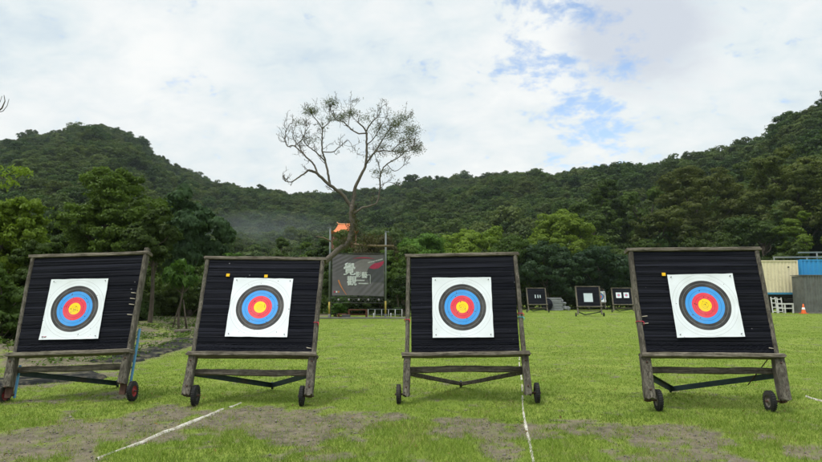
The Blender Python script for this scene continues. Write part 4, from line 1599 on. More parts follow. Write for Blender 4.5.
# ------------------------------------------------------------------ bare tree
def bare_tree():
    D = 34.0
    rng = np.random.default_rng(77)
    x0, z0_ = ppos(302, D), float(gz(ppos(302, D), D))
    root = empty('bare_tree', (x0, D, z0_), (0, 0, 0), 'tall crooked half-bare tree leaning behind the second target stand against the sky', 'tree')

    def W(px, py, dy=0.0):
        d = px_dir(px, py)
        t = (D + dy) / d.y
        return Vector((d.x * t - x0, dy, CAM_H + d.z * t - z0_))
    mb = MB()
    tips = []

    def limb(pts, r0, r1, dy0=0.0, dy1=0.0, twigs=1.0, seg=8, mi=0):
        n = len(pts)
        r0, r1 = r0 * .70, r1 * .75
        ps = [W(a, b, dy0 + (dy1 - dy0) * i / (n - 1) + rng.normal() * .08) for i, (a, b) in enumerate(pts)]
        # resample smoothly
        out, rr = [], []
        for i in range(n - 1):
            p0, p1, p2, p3 = ps[max(i - 1, 0)], ps[i], ps[i + 1], ps[min(i + 2, n - 1)]
            for k in range(5):
                t = k / 5
                q = 0.5 * ((2 * p1) + (p2 - p0) * t + (2 * p0 - 5 * p1 + 4 * p2 - p3) * t * t + (3 * p1 - p0 - 3 * p2 + p3) * t ** 3)
                out.append(q + Vector(rng.normal(size=3)) * min(r0, .05) * .25)
                rr.append(r0 + (r1 - r0) * (i + t) / (n - 1))
        out.append(ps[-1])
        rr.append(r1)
        mb.tube(out, rr, seg, mi)
        # twigs
        L = sum((b - a).length for a, b in zip(out[:-1], out[1:]))
        nt = int(L * 2.7 * twigs)
        for _ in range(nt):
            k = rng.integers(int(len(out) * .25), len(out))
            d = (out[min(k + 1, len(out) - 1)] - out[max(k - 1, 0)]).normalized()
            twig(out[k], d, rr[k] * .55, rng.uniform(.35, .95), 2)
        twig(out[-1], (out[-1] - out[-3]).normalized(), r1, .6, 2)
        twig(out[-1], (out[-1] - out[-3]).normalized(), r1, .5, 2)
        return out

    def twig(p, d, r, L, lev):
        r = min(max(r, .010), .024)
        v = (d + Vector(rng.normal(size=3)) * .75 + Vector((0, 0, .35))).normalized()
        pts, rr = [p.copy()], [r]
        q = p.copy()
        n = 6
        for i in range(n):
            v = (v + Vector(rng.normal(size=3)) * .28 + Vector((0, 0, .08))).normalized()
            q = q + v * (L / n)
            pts.append(q.copy())
            rr.append(r + (.006 - r) * (i + 1) / n)
        mb.tube(pts, rr, 4, 0, False)
        tips.append(q.copy())
        if lev > 0:
            for _ in range(2 if lev == 2 else 2):
                k = rng.integers(1, n)
                twig(pts[k], v, rr[k] * .8, L * rng.uniform(.4, .7), lev - 1)

    # trunk: leans out from behind the second stand, then turns upright to the fork
    limb([(302, 319), (306, 290), (314, 274), (325, 262), (338, 250), (348, 243), (352, 228), (351.5, 205)], .26, .19, twigs=.1, seg=12)
    limb([(351.5, 207), (342, 194), (330, 185.5), (317, 173.6), (309, 170)], .16, .09, 0, -.6, .25)
    limb([(309, 170), (299, 177), (291, 182), (285, 181)], .07, .03, -.6, -1.2, .9)
    limb([(317, 173.6), (313.5, 164), (306, 157), (294.5, 146), (287, 146), (285, 135), (290, 123.5)], .08, .02, -.6, .8, 1.3)
    limb([(306, 157), (300, 148), (293, 136), (296, 124)], .05, .02, 0, 1.4, 1.3)
    limb([(294.5, 146), (303, 138), (306, 126)], .04, .018, .4, 1.6, 1.5)
    limb([(330, 185.5), (328, 173.5), (325.5, 161.6), (322.6, 152), (322, 140), (322, 128), (313.6, 116.5), (311, 111)], .10, .022, 0, .5, 1.1)
    limb([(325.5, 161.6), (316, 152), (308, 146), (303, 138), (308, 128)], .06, .02, 0, -1.1, 1.3)
    limb([(322, 128), (330, 121), (329, 112)], .04, .018, .4, 1.0, 1.4)
    limb([(322.6, 152), (332.6, 152), (338, 148), (342, 145), (348, 140), (352, 146)], .05, .016, .2, -.8, 1.0)
    limb([(352, 207), (354, 198), (355, 188), (360, 177), (366, 164), (366.4, 145), (366, 131), (358, 122)], .17, .05, 0, .3, .35)
    limb([(366, 133), (357, 133), (348, 126), (342, 121), (336, 119), (330, 109), (333, 103)], .065, .018, .2, 1.2, 1.4)
    limb([(348, 126), (350, 113), (351, 104)], .035, .016, .5, 1.0, 1.3)
    limb([(366, 131), (372, 122), (378, 116), (381.5, 107)], .06, .018, .3, -.6, 1.3)
    limb([(366.4, 145), (374, 138), (380, 128), (386, 118)], .05, .018, .3, -1.2, 1.4)
    limb([(366, 164), (374, 153), (380, 151), (392, 151), (404, 152), (414, 149)], .08, .02, .1, -.8, 1.3)
    limb([(374, 153), (380.5, 143), (389, 130), (399, 123), (408, 118)], .06, .018, .1, .9, 1.5)
    limb([(389, 131), (400, 133), (409, 130)], .04, .016, .6, 1.3, 1.5)
    limb([(392, 151), (400, 143), (410, 139), (415, 143)], .04, .016, -.4, -1.4, 1.5)
    limb([(353, 214), (362, 208), (370, 206), (377, 202), (380, 188), (380.7, 173.6), (387, 164), (399, 157), (404, 152)], .10, .03, 0, .9, .7)
    limb([(380.7, 173.6), (378, 163), (374, 152)], .04, .018, .6, .8, .8)
    limb([(387, 164), (394, 171), (403, 166), (405, 158)], .035, .014, .6, 1.3, 1.0)
    limb([(380, 186), (388, 182), (398, 185)], .03, .012, .6, .2, .8)
    mb.build('trunk', M['bark_pale'], root)
    # thin leaf clumps
    V, F, T = [], [], []
    nb = 0
    for px, py, rp, cnt in ((311, 111, 7, 260), (331, 103, 7, 230), (342, 117, 5, 150), (351, 113, 6, 190), (300, 122, 6, 50), (312, 140, 7, 70), (402, 118, 8, 230), (379, 128, 8, 170), (390, 135, 9, 260),
                            (411, 130, 8, 230), (399, 151, 8, 190), (416, 149, 7, 220), (376, 172, 5, 60), (387, 172, 5, 60), (405, 140, 8, 170), (366, 118, 6, 90), (330, 118, 6, 60), (322, 126, 6, 30), (296, 140, 6, 15), (395, 124, 7, 150), (383, 146, 6, 90)):
        c = W(px, py, rng.normal() * .5)
        r = rp * D / FPX
        cnt = int(cnt * 2.6)
        P = np.array(c)[None] + rng.normal(size=(cnt, 3)) * r * np.array([.62, .6, .38])
        a, b, t = leaf_quads(P, rng.normal(size=(cnt, 3)) + np.array([0, 0, .4]), .058, rng, rng.uniform(0, .8, cnt), .22)
        V.append(a)
        T.append(t)
    tp = np.array([tuple(p) for p in tips])
    tp = tp[rng.uniform(size=len(tp)) < (.04 + .30 * (tp[:, 0] > (352 - 302) * D / FPX))]
    P = np.repeat(tp, 3, 0) + rng.normal(size=(len(tp) * 3, 3)) * .07
    a, b, t = leaf_quads(P, rng.normal(size=P.shape), .045, rng, rng.uniform(0, 1, len(P)), .4)
    V.append(a)
    T.append(t)
    V = np.concatenate(V)
    mesh_np('crown', V, np.arange(len(V)).reshape(-1, 4), M['leaf_olive'], root, attrs={'tint': ('POINT', np.concatenate(T))})
    # creeper wound about the lower trunk
    V, T = [], []
    for px, py, rx, ry, cnt in ((353, 230, 5, 14, 500), (345, 244, 8, 6, 280), (368, 240, 10, 6, 420), (353, 214, 3, 7, 150)):
        c = W(px, py, .1)
        P = np.array(c)[None] + rng.normal(size=(cnt, 3)) * np.array([rx * .5, 5, ry * .5]) * D / FPX
        a, b, t = leaf_quads(P, rng.normal(size=(cnt, 3)) + np.array([0, -.3, .3]), .075, rng, rng.uniform(0, 1, cnt), .35, .7)
        V.append(a)
        T.append(t)
    V = np.concatenate(V)
    mesh_np('creeper', V, np.arange(len(V)).reshape(-1, 4), M['leaf_brown'], root, attrs={'tint': ('POINT', np.concatenate(T))})


bare_tree()


def edge_branch():
    """twigs of a tree standing out of the photo reach in at the left edge"""
    rng = np.random.default_rng(8)
    D = 14.0
    root = empty('reaching_tree', (ppos(-95, D), D, float(gz(-11.5, D))), (0, 0, 0), 'bare twigs of a tree outside the photo poking in high at the left edge', 'tree')
    o = root.location

    def W(px, py, dy=0):
        d = px_dir(px, py)
        t = (D + dy) / d.y
        return Vector((d.x * t, d.y * t, CAM_H + d.z * t)) - o
    mb = MB()
    mb.tube([(0, 0, -.3), (.05, 0, 1.5), (.0, 0, 3), (.15, 0, 4.3)], [.13, .11, .09, .05], 8)
    for path in (((-90, 130), (-60, 122), (-30, 116), (-4, 113), (2, 108), (5, 101), (4, 95)), ((-30, 116), (-8, 108), (0, 102), (2, 96)), ((-4, 113), (3, 111), (7, 106), (9, 99)),
                 ((-90, 195), (-60, 188), (-20, 182), (0, 178), (14, 172)), ((0, 178), (10, 180), (22, 176))):
        ps = [W(a, b, rng.normal() * .05) for a, b in path]
        k = len(ps)
        mb.tube(ps, [.035 - .029 * i / (k - 1) for i in range(k)] if path[0][0] < -80 else [.010 - .005 * i / (k - 1) for i in range(k)], 6)
    mb.build('trunk', M['bark_pale'], root)
    V, T = [], []
    for px, py, cnt in ((15, 170, 60), (22, 172, 50), (27, 171, 40), (6, 174, 40), (2, 186, 30), (14, 183, 36), (-2, 168, 20)):
        P = np.array(W(px, py, 0))[None] + rng.normal(size=(cnt, 3)) * np.array([.06, .1, .045])
        a, b, t = leaf_quads(P, rng.normal(size=(cnt, 3)) + np.array([0, -.4, 1]), .045, rng, rng.uniform(.3, 1, cnt), .5, .4)
        V.append(a)
        T.append(t)
    V = np.concatenate(V)
    mesh_np('crown', V, np.arange(len(V)).reshape(-1, 4), M['leaf_yellow'], root, attrs={'tint': ('POINT', np.concatenate(T))})


edge_branch()


# ------------------------------------------------------------------ banner, poles, railings
M['banner'] = None


def mat_banner():
    m, n, b = base_mat('grey_banner_print', 0.55, 0.3)
    co = objco(n)
    f = n.noise(co, 1.3, 3)
    c = n.ramp(f, [(0.35, (0.115, 0.108, 0.118)), (0.7, (0.16, 0.15, 0.162))])
    n.put(b.inputs['Base Color'], c)
    return m


M['banner'] = mat_banner()
M['print_white'] = flat('print_white', (0.62, 0.66, 0.66), 0.6, 0.2, 0.12, 12)
M['print_red'] = flat('print_red', (0.42, 0.045, 0.10), 0.6, 0.2, 0.1, 8)
M['print_orange'] = flat('print_orange', (0.55, 0.22, 0.08), 0.6, 0.2, 0.1, 8)
M['print_grey'] = flat('print_pale_grey', (0.24, 0.222, 0.232), 0.6, 0.2, 0.08, 4)
M['print_shade'] = flat('print_dark_grey', (0.085, 0.085, 0.096), 0.6, 0.2, 0.08, 4)
M['pole'] = flat('galvanised_pole', (0.17, 0.19, 0.185), 0.5, 0.3, 0.15, 3, .2)
M['pole_yellow'] = flat('yellow_pole_paint', (0.38, 0.29, 0.06), 0.6, 0.3, 0.2, 6, 0, (.14, .12, .06))
M['truss'] = flat('dark_truss', (0.06, 0.06, 0.055), 0.6, 0.3, 0.2, 6)
M['brown_wood'] = wood_mat('red_brown_bench_wood', (0.22, 0.09, 0.05), (0.07, 0.03, 0.02), 'x', .1)
M['concrete'] = flat('grey_concrete', (0.16, 0.155, 0.14), 0.85, 0.2, 0.25, 3)
M['bamboo'] = wood_mat('bamboo_pole', (0.26, 0.20, 0.12), (0.11, 0.085, 0.05), 'x', .1)


def banner_scene():
    D = 36.0

    def pt(px, py, d=D):
        v = px_dir(px, py)
        t = d / v.y
        return Vector((v.x * t, d, CAM_H + v.z * t))
    tl, br = pt(332.5, 254.3), pt(384, 296)
    cx, cz = (tl.x + br.x) / 2, (tl.z + br.z) / 2
    hw, hh = (br.x - tl.x) / 2, (tl.z - br.z) / 2
    root = empty('banner', (cx, D, cz), (0, 0, 0), 'grey printed banner with white Chinese characters stretched between two poles', 'banner')
    n = 60

    def wave(x, z):
        a, b = x / hw, z / hh
        # tension folds from the corners
        w1 = math.exp(-((a + .75) ** 2 + (b - .8) ** 2) * 2.2) * math.sin((a * 1.0 - b * 1.5) * 22)
        w2 = math.exp(-((a - .7) ** 2 + (b + .6) ** 2) * 1.6) * math.sin((a * 1.5 - b * 1.1) * 17 + 1)
        w3 = .4 * math.sin(a * 5 + b * 3)
        return .009 * w1 + .012 * w2 + .012 * w3 + .012 * mnoise.noise(Vector((a * 2, b * 2, 1)))

    V, F = [], []
    for sgn in (0, 1):
        for j in range(n + 1):
            for i in range(n + 1):
                x, z = -hw + 2 * hw * i / n, -hh + 2 * hh * j / n
                V.append((x, wave(x, z) + .006 * sgn, z - .03 * (1 - (x / hw) ** 2) * (z / hh) - .02 * x / hw))
    W_ = n + 1
    o2 = W_ * W_
    for j in range(n):
        for i in range(n):
            a = j * W_ + i
            F.append([a, a + 1, a + 1 + W_, a + W_])
            F.append([o2 + a + W_, o2 + a + 1 + W_, o2 + a + 1, o2 + a])
    mesh_np('cloth', V, F, M['banner'], root, smooth=True)

    def drape(name, polys, mat, layer):
        """flat printed shape laid on the cloth, finely cut so it follows the folds"""
        import bmesh
        bm = bmesh.new()
        for poly in polys:
            vs = [bm.verts.new((a * hw, 0, b * hh)) for a, b in poly]
            bm.faces.new(vs)
        bmesh.ops.triangulate(bm, faces=bm.faces[:])
        for ax in (0, 2):
            for k in range(1, 40):
                co = [0, 0, 0]
                no = [0, 0, 0]
                no[ax] = 1
                co[ax] = (-1 + 2 * k / 40) * (hw if ax == 0 else hh)
                bmesh.ops.bisect_plane(bm, geom=bm.verts[:] + bm.edges[:] + bm.faces[:], plane_co=co, plane_no=no)
        for v in bm.verts:
            x, z = v.co.x, v.co.z
            v.co.y = wave(x, z) - .004 * layer - .003
            v.co.z = z - .03 * (1 - (x / hw) ** 2) * (z / hh) - .02 * x / hw
        me = bpy.data.meshes.new(name)
        bm.to_mesh(me)
        bm.free()
        me.materials.append(mat)
        o = bpy.data.objects.new(name, me)
        COL.objects.link(o)
        o.parent = root
        return o

    def uv(px, py):
        """photo pixel -> banner coordinates -1..1"""
        return ((px - 332.5) / 51.5 * 2 - 1, 1 - (py - 254.3) / 41.7 * 2)
    # big pale circle, dark moon inside it, red leaf, orange arc
    circ = [(.28 + .62 * math.cos(t), .02 + .76 * math.sin(t)) for t in np.linspace(-.35, math.pi * .92, 40)]
    circ = [(min(a, .985), b) for a, b in circ]
    drape('pale_disc', [circ], M['print_grey'], 1)
    moon = [(.97, .45)] + [(.66 + .33 * math.cos(t), .02 + .52 * math.sin(t)) for t in np.linspace(math.pi * .42, math.pi * 1.25, 24)] + [(.97, -.35)]
    drape('dark_moon', [moon], M['print_shade'], 2)
    leaf_u = [(.985, .70), (.8, .62), (.62, .58), (.5, .48), (.42, .35), (.6, .30), (.78, .34), (.9, .46), (.985, .60)]
    drape('red_leaf', [leaf_u], M['print_red'], 3)
    top = [(-.25 + .9 * q, .80 + .08 * math.sin(q * math.pi)) for q in np.linspace(0, 1, 14)]
    drape('red_arc', [top + [(a, b - .05 * math.sin(math.pi * (a + .25) / .9)) for a, b in top[::-1][1:-1]]], M['print_red'], 3)
    arc = [(-.78 + .33 * q, -.25 - .72 * q ** .75) for q in np.linspace(0, 1, 16)]
    drape('orange_arc', [arc + [(a + .02 + .05 * (b + 1), b) for a, b in arc[::-1]]], M['print_orange'], 3)
    for a, m_ in ((-.93, 'print_red'), (-.85, 'print_white'), (-.77, 'print_orange')):
        drape('logo_mark', [[(a, -.86), (a + .055, -.86), (a + .055, -.78), (a, -.78)]], M[m_], 3)
    # bracket and the tiny, unreadable print as short strokes
    rng = random.Random(4)
    drape('bracket', [[(.33, .02), (.475, .02), (.475, 0), (.33, 0)], [(.46, 0), (.475, 0), (.475, -.42), (.46, -.42)]], M['print_white'], 3)
    st = []
    a = -.22
    while a < .22:
        wd = rng.uniform(.012, .03)
        st.append([(a, -.29), (a + wd, -.29), (a + wd, -.235 + rng.uniform(-.01, .02)), (a, -.235)])
        a += wd + .006
    a = .02
    while a < .40:
        wd = rng.uniform(.02, .045)
        st.append([(a, -.44), (a + wd, -.44), (a + wd, -.38), (a, -.385)])
        a += wd + .012
    a = .38
    while a < .92:
        wd = rng.uniform(.02, .04)
        b = .62 + (a - .38) * .30
        st.append([(a, b - .03), (a + wd, b - .025), (a + wd, b + .03), (a, b + .025)])
        a += wd + .02
    drape('small_print', st, M['print_white'], 4)

    def glyph(txt, px, py, h, nm):
        cu = bpy.data.curves.new('glyph', 'FONT')
        cu.body = txt
        cu.size = 1.0
        cu.align_x = 'CENTER'
        cu.align_y = 'CENTER'
        cu.offset = 0.0
        cu.resolution_u = 2
        to = bpy.data.objects.new('glyph', cu)
        COL.objects.link(to)
        bpy.context.view_layer.update()
        dg = bpy.context.evaluated_depsgraph_get()
        me = bpy.data.meshes.new_from_object(to.evaluated_get(dg))
        bpy.data.objects.remove(to)
        if len(me.vertices) == 0:
            print('glyph empty', nm)
            return
        co = np.array([v.co[:] for v in me.vertices])
        c0 = (co.min(0) + co.max(0)) / 2
        k = h / max(co[:, 1].max() - co[:, 1].min(), 1e-3)
        u, v = uv(px, py)
        import bmesh
        bm = bmesh.new()
        bm.from_mesh(me)
        for ax in (0, 1):
            for q in range(1, 14):
                p_, n_ = [0, 0, 0], [0, 0, 0]
                n_[ax] = 1
                p_[ax] = co[:, ax].min() + (co[:, ax].max() - co[:, ax].min()) * q / 14
                bmesh.ops.bisect_plane(bm, geom=bm.verts[:] + bm.edges[:] + bm.faces[:], plane_co=p_, plane_no=n_)
        bm.to_mesh(me)
        bm.free()
        mbg = MB()
        src = [v.co.copy() for v in me.vertices]
        fcs = [list(p.vertices) for p in me.polygons]
        for q, (ox, oy) in enumerate(((0, 0), (.028, 0), (-.028, 0), (0, .02), (0, -.02))):
            vs = []
            for c_ in src:
                x = (c_.x - c0[0]) * k * .95 + u * hw + ox * h
                z = (c_.y - c0[1]) * k + v * hh + oy * h
                vs.append((x, wave(x, z) - .022 - .0006 * q, z - .03 * (1 - (x / hw) ** 2) * (z / hh) - .02 * x / hw))
            mbg.add(vs, fcs)
        me = bpy.data.meshes.new(nm)
        me.from_pydata(mbg.v, [], mbg.f)
        me.update()
        me.materials.clear()
        me.materials.append(M['print_white'])
        o = bpy.data.objects.new(nm, me)
        COL.objects.link(o)
        o.parent = root
    u_ = D / FPX
    glyph('\u89ba', 349.6, 269.0, 12.3 * u_, 'character')
    glyph('\u89c0', 352.0, 281.0, 9.6 * u_, 'character')
    glyph('\u5f71', 358.5, 274.6, 5.6 * u_, 'character')
    glyph('\u85dd', 364.5, 275.0, 6.2 * u_, 'character')

    # frame the banner is laced to, with the light bar below it
    rf = empty('support_truss', (cx, D + .12, 0), (0, 0, 0), 'dark steel frame and truss carrying the grey banner', 'truss')
    gzz = float(gz(cx, D))
    mb = MB()
    for z in (cz + hh + .05, cz - hh - .05):
        mb.beam((-hw - .08, 0, z), (hw + .08, 0, z), .05, .05, side=(0, 0, 1))
    for x in (-hw - .08, hw + .08):
        mb.beam((x, 0.001, gzz - .2), (x, 0.001, cz + hh + .1), .05, .05)
    mb.build('steel_frame', M['truss'], rf)
    mb = MB()
    zt = cz - hh - .16
    for dz in (0, -.26):
        mb.tube([(-hw - .15, -.05, zt + dz), (hw + .15, -.05, zt + dz)], .022, 6)
    k = 0
    x = -hw - .1
    while x < hw:
        mb.tube([(x, -.05, zt), (x + .14, -.05, zt - .26), (x + .28, -.05, zt)], .014, 5)
        x += .28
    mb.build('truss', M['truss'], rf)
    for x in (-hw * .75, -hw * .35, 0.05, hw * .4, hw * .8):
        mb = MB()
        mb.lathe([(.001, .0), (.05, .0), (.06, .05), (.045, .12), (.001, .125)], (x, -.08, zt - .02), (0, -.3, -1), 10)
        mb.build('lamp', M['print_grey'], rf)
    # poles
    for px, top, yl, lb in ((330.3, 228, 302, 'tall grey pole with yellow foot at the left side of the banner'), (385.8, 232, 301, 'tall grey pole with yellow foot at the right side of the banner')):
        a, b = pt(px, top), pt(px, yl)
        g = float(gz(a.x, D))
        r = empty('banner_pole', (a.x, D, g), (0, 0, 0), lb, 'pole', 'tall poles beside the banner')
        mb = MB()
        mb.tube([(0, 0, b.z - g), (0, 0, a.z - g)], .05, 12)
        mb.build('shaft', M['pole'], r)
        mb = MB()
        mb.tube([(0, 0, .25), (0, 0, b.z - g)], .055, 12)
        mb.build('painted_foot', M['pole_yellow'], r)
        mb = MB()
        mb.tube([(0, 0, -.2), (0, 0, .25)], .068, 12)
        mb.box((-.14, -.14, -.05), (.14, .14, .03))
        mb.build('base', M['concrete'], r)
        mb = MB()
        mb.beam((0, 0, a.z - g), (.20 if px > 350 else -.2, 0, a.z - g + .02), .05, .05, side=(0, 0, 1))
        mb.lathe([(.001, 0), (.07, 0), (.07, .03), (.001, .045)], (0, 0, a.z - g + .025), (0, 0, 1), 10)
        mb.build('cap', M['pole'], r)
    # bamboo pole across the right hand pole, and the bent one by the left
    a, b = pt(352, 244.3, 35.6), pt(394, 246, 35.6)
    mb = MB()
    mb.tube([a, a.lerp(b, .5) + Vector((0, 0, -.05)), b], [.07, .075, .06], 8)
    tag(mb.build('bamboo_pole', M['bamboo']), 'horizontal brown bamboo pole lashed above the banner', 'pole')
    a, b = pt(316, 236.5, 35.7), pt(331, 241.5, 35.7)
    mb = MB()
    mb.tube([a, a.lerp(b, .5) + Vector((0, 0, .08)), b], [.02, .04, .05], 8)
    tag(mb.build('bent_branch', M['bamboo']), 'short bent pale branch against the left banner pole', 'branch')

    # kerb along the field edge
    gk = float(gz(cx, 35.2))
    mb = MB()
    x0, x1 = ppos(318, 35.2), ppos(409, 35.2)
    mb.beam((x0, 35.2, gk + .02), (x1, 35.2, gk + .02), .14, .18, side=(0, 0, 1), rough=.01, bev=.02)
    tag(mb.build('kerb', M['concrete']), kind='structure')
    # red-brown bench and table
    def bench(xc, y, w_, h_, nm, lb, mat):
        g = float(gz(xc, y))
        r = empty(nm, (xc, y, g), (0, 0, 0), lb, 'bench' if nm == 'bench' else 'table')
        mb = MB()
        for k in range(3):
            mb.beam((-w_ / 2, -.14 + .14 * k, h_), (w_ / 2, -.14 + .14 * k, h_), .12, .04, side=(0, 1, 0), rough=.003, seed=k)
        mb.build('table_top' if nm != 'bench' else 'seat', mat, r)
        for sx in (-1, 1):
            mb = MB()
            mb.box((sx * (w_ / 2 - .04) - .05, -.14, -.08), (sx * (w_ / 2 - .04) + .05, .14, h_ - .023))
            mb.build('leg', mat, r)
        mb = MB()
        mb.beam((-w_ / 2 + .1, 0, h_ * .45), (w_ / 2 - .1, 0, h_ * .45), .07, .03, side=(0, 0, 1))
        mb.build('stretcher', mat, r)
    xa, xb = ppos(349, 35.8), ppos(367.5, 35.8)
    bench((xa + xb) / 2, 35.8, xb - xa, .50, 'garden_table', 'red-brown wooden table under the banner at the edge of the grass', M['brown_wood'])
    xa, xb = ppos(338.5, 35.8), ppos(347.2, 35.8)
    bench((xa + xb) / 2, 35.8, xb - xa, .24, 'bench', 'low red-brown bench left of the wooden table under the banner', M['brown_wood'])
    # low dark box in front of it
    mb = MB()
    xd = ppos(346.5, 35.5)
    mb.beam((xd - .22, 35.5, float(gz(xd, 35.5)) + .11), (xd + .26, 35.5, float(gz(xd, 35.5)) + .11), .22, .2, side=(0, 0, 1), bev=.02)
    tag(mb.build('storage_box', M['truss']), 'small black box standing at the foot of the low bench', 'box')
    # grey pipe railing
    xa, xb = ppos(368.5, 36.3), ppos(402, 36.3)
    g = float(gz(xa, 36.3))
    r = empty('pipe_railing', (xa, 36.3, g), (0, 0, 0), 'low grey pipe railing right of the wooden table', 'railing')
    Lx = xb - xa
    for k in range(6):
        mb = MB()
        mb.tube([(Lx * k / 5, 0, -.1), (Lx * k / 5, 0, .52)], .022, 8)
        mb.build('post', M['white_paint'], r)
    for z in (.52, .2):
        mb = MB()
        mb.tube([(0, 0.001, z), (Lx, 0.001, z)], .018, 8)
        mb.build('rail', M['pole'], r)
    for px, lb in ((374, 'white tap post standing left in the pipe railing'), (391, 'white tap post standing right in the pipe railing')):
        mb = MB()
        x = ppos(px, 36.1)
        mb.tube([(x, 36.1, g - .1), (x, 36.1, g + .3)], .03, 8)
        mb.tube([(x, 36.1, g + .22), (x, 35.98, g + .22), (x, 35.98, g + .16)], .014, 6)
        tag(mb.build('tap_post', M['white_paint']), lb, 'tap')


banner_scene()


# ------------------------------------------------------------------ temple pavilion
def temple():
    D = 96.0
    x = ppos(343.5, D)
    ztop = hgt(223.5, D)
    ze = hgt(234, D)
    zg = hz(x, D)
    root = empty('temple_pavilion', (x, D, zg), (0, 0, math.radians(12)), 'small pavilion with an orange swept roof showing through the trees behind the banner', 'pavilion')
    M['roof'] = flat('orange_glazed_tiles', (0.62, 0.17, 0.05), 0.45, 0.4, 0.15, 2)
    M['ridge'] = flat('pale_orange_ridge', (0.60, 0.28, 0.12), 0.5, 0.4, 0.15, 4)
    M['plaster'] = flat('red_plaster', (0.16, 0.07, 0.05), 0.8, 0.2, 0.15, 1)
    e = ze - zg
    t = ztop - zg
    hw, hd, rh = 2.1, 1.7, t - e
    mb = MB()
    n = 12
    # swept hip roof: profile falls concavely from ridge to lifted eaves
    rings = []
    for i in range(n + 1):
        q = i / n
        zc = e + rh * (1 - q) ** 1.7 * .92
        wx = .9 + (hw - .9) * q
        wy = .05 + (hd - .05) * q
        ring = []
        m = 8
        per = []
        for s_ in range(4):
            c0 = ((-1, -1), (1, -1), (1, 1), (-1, 1))[s_]
            c1 = ((1, -1), (1, 1), (-1, 1), (-1, -1))[s_]
            for k in range(m):
                u = k / m
                a = c0[0] + (c1[0] - c0[0]) * u
                b = c0[1] + (c1[1] - c0[1]) * u
                corner = (abs(2 * u - 1)) ** 3
                per.append((a * wx * (1 + .06 * corner * q), b * wy * (1 + .06 * corner * q), zc + .42 * corner * q ** 3))
        rings.append(per)
    V = [p for r_ in rings for p in r_]
    k_ = len(rings[0])
    F = []
    for i in range(n):
        for k in range(k_):
            F.append([i * k_ + k, (i + 1) * k_ + k, (i + 1) * k_ + (k + 1) % k_, i * k_ + (k + 1) % k_])
    F.append(list(range(k_)))
    F.append([n * k_ + k for k in range(k_)][::-1])
    mb.add(V, F)
    roof = mb.build('roof', M['roof'], root)
    mb = MB()
    zr = e + rh * .92
    mb.tube([(-1.15, 0, zr + .32), (-.9, 0, zr + .10), (-.4, 0, zr + .04), (.4, 0, zr + .04), (.9, 0, zr + .10), (1.15, 0, zr + .32)], [.05, .09, .1, .1, .09, .05], 8)
    mb.build('ridge', M['ridge'], roof)
    mb = MB()
    mb.box((-1.4, -1.1, -.5), (1.4, 1.1, e - .05))
    mb.build('wall', M['plaster'], root)
    for sx in (-1, 1):
        for sy in (-1, 1):
            mb = MB()
            mb.tube([(sx * 1.75, sy * 1.4, -.6), (sx * 1.75, sy * 1.4, e - .02)], .11, 10)
            mb.build('column', M['plaster'], root)


temple()


# ------------------------------------------------------------------ grey pile
def far_pile():
    D = 54.0
    M['slab'] = flat('grey_foam_slab', (0.17, 0.18, 0.19), 0.8, 0.2, 0.25, 2)
    M['slab_pale'] = flat('pale_foam_slab', (0.20, 0.21, 0.22), 0.8, 0.2, 0.2, 2)
    g = float(gz(12, D))
    xa, xb = ppos(543.5, D), ppos(560, D)
    for k in range(6):
        mb = MB()
        o = (.05, -.04, .02, .08, -.03, .0)[k]
        mb.beam((xa + o + .1, D, g + .10 + .19 * k), (xb + o - (.08 if k > 3 else 0), D, g + .10 + .19 * k), 1.1, .175, side=(0, 1, 0), rough=.012, seed=k, bev=.015, n=20)
        tag(mb.build('foam_slab', M['slab'] if k % 2 else M['slab_pale']), ('worn grey slab at the bottom of', 'grey slab second from the bottom of', 'grey slab third from the bottom of', 'grey slab fourth from the bottom of', 'grey slab second from the top of', 'grey slab on the top of')[k] + ' the far pile beside the smallest stand', 'slab', 'grey slabs in the far pile')
    mb = MB()
    xr = ppos(546, D - .8)
    mb.lathe([(.001, -.09), (.50, -.09), (.55, -.05), (.55, .05), (.50, .09), (.001, .09)], (xr, D - .75, g + .56), (0.25, -1, .12), 28)
    tag(mb.build('round_butt', M['butt']), 'round black straw target boss leaning on the grey pile', 'target boss')
    mb = MB()
    mb.lathe([(.001, -.06), (.42, -.06), (.46, -.03), (.46, .03), (.42, .06), (.001, .06)], (ppos(543.6, D), D - .6, g + .62), (0.3, -1, .1), 24)
    tag(mb.build('round_butt', M['slab_pale']), 'round pale target boss peeping out left of the black one', 'target boss')
    rng = np.random.default_rng(3)
    for k, (px, dz, s_) in enumerate(((561.5, .25, .26), (564.5, .2, .22), (562, .65, .2), (567, .16, .17), (559.8, .95, .17))):
        mb = MB()
        n0 = len(mb.v)
        V = []
        c = Vector((ppos(px, D), D - .2, g + dz))
        Rm = Matrix.Rotation(rng.uniform(0, 3), 3, Vector(rng.normal(size=3)).normalized())
        mb.beam(c + Rm @ Vector((-s_, 0, 0)), c + Rm @ Vector((s_, 0, 0)), s_ * 1.3, s_ * 1.1, side=tuple(Rm @ Vector((0, 1, 0))), rough=.03, seed=k, bev=.03, n=6)
        tag(mb.build('broken_block', M['slab_pale']), ('broken grey block lowest against the far pile', 'broken grey block at the middle foot of the heap right of the far pile', 'broken grey block lying upon the two lower ones by the far pile', 'small broken grey block at the right end of the far heap', 'small broken block leaning on top beside the far pile')[k], 'block', 'broken blocks beside the far pile')


far_pile()


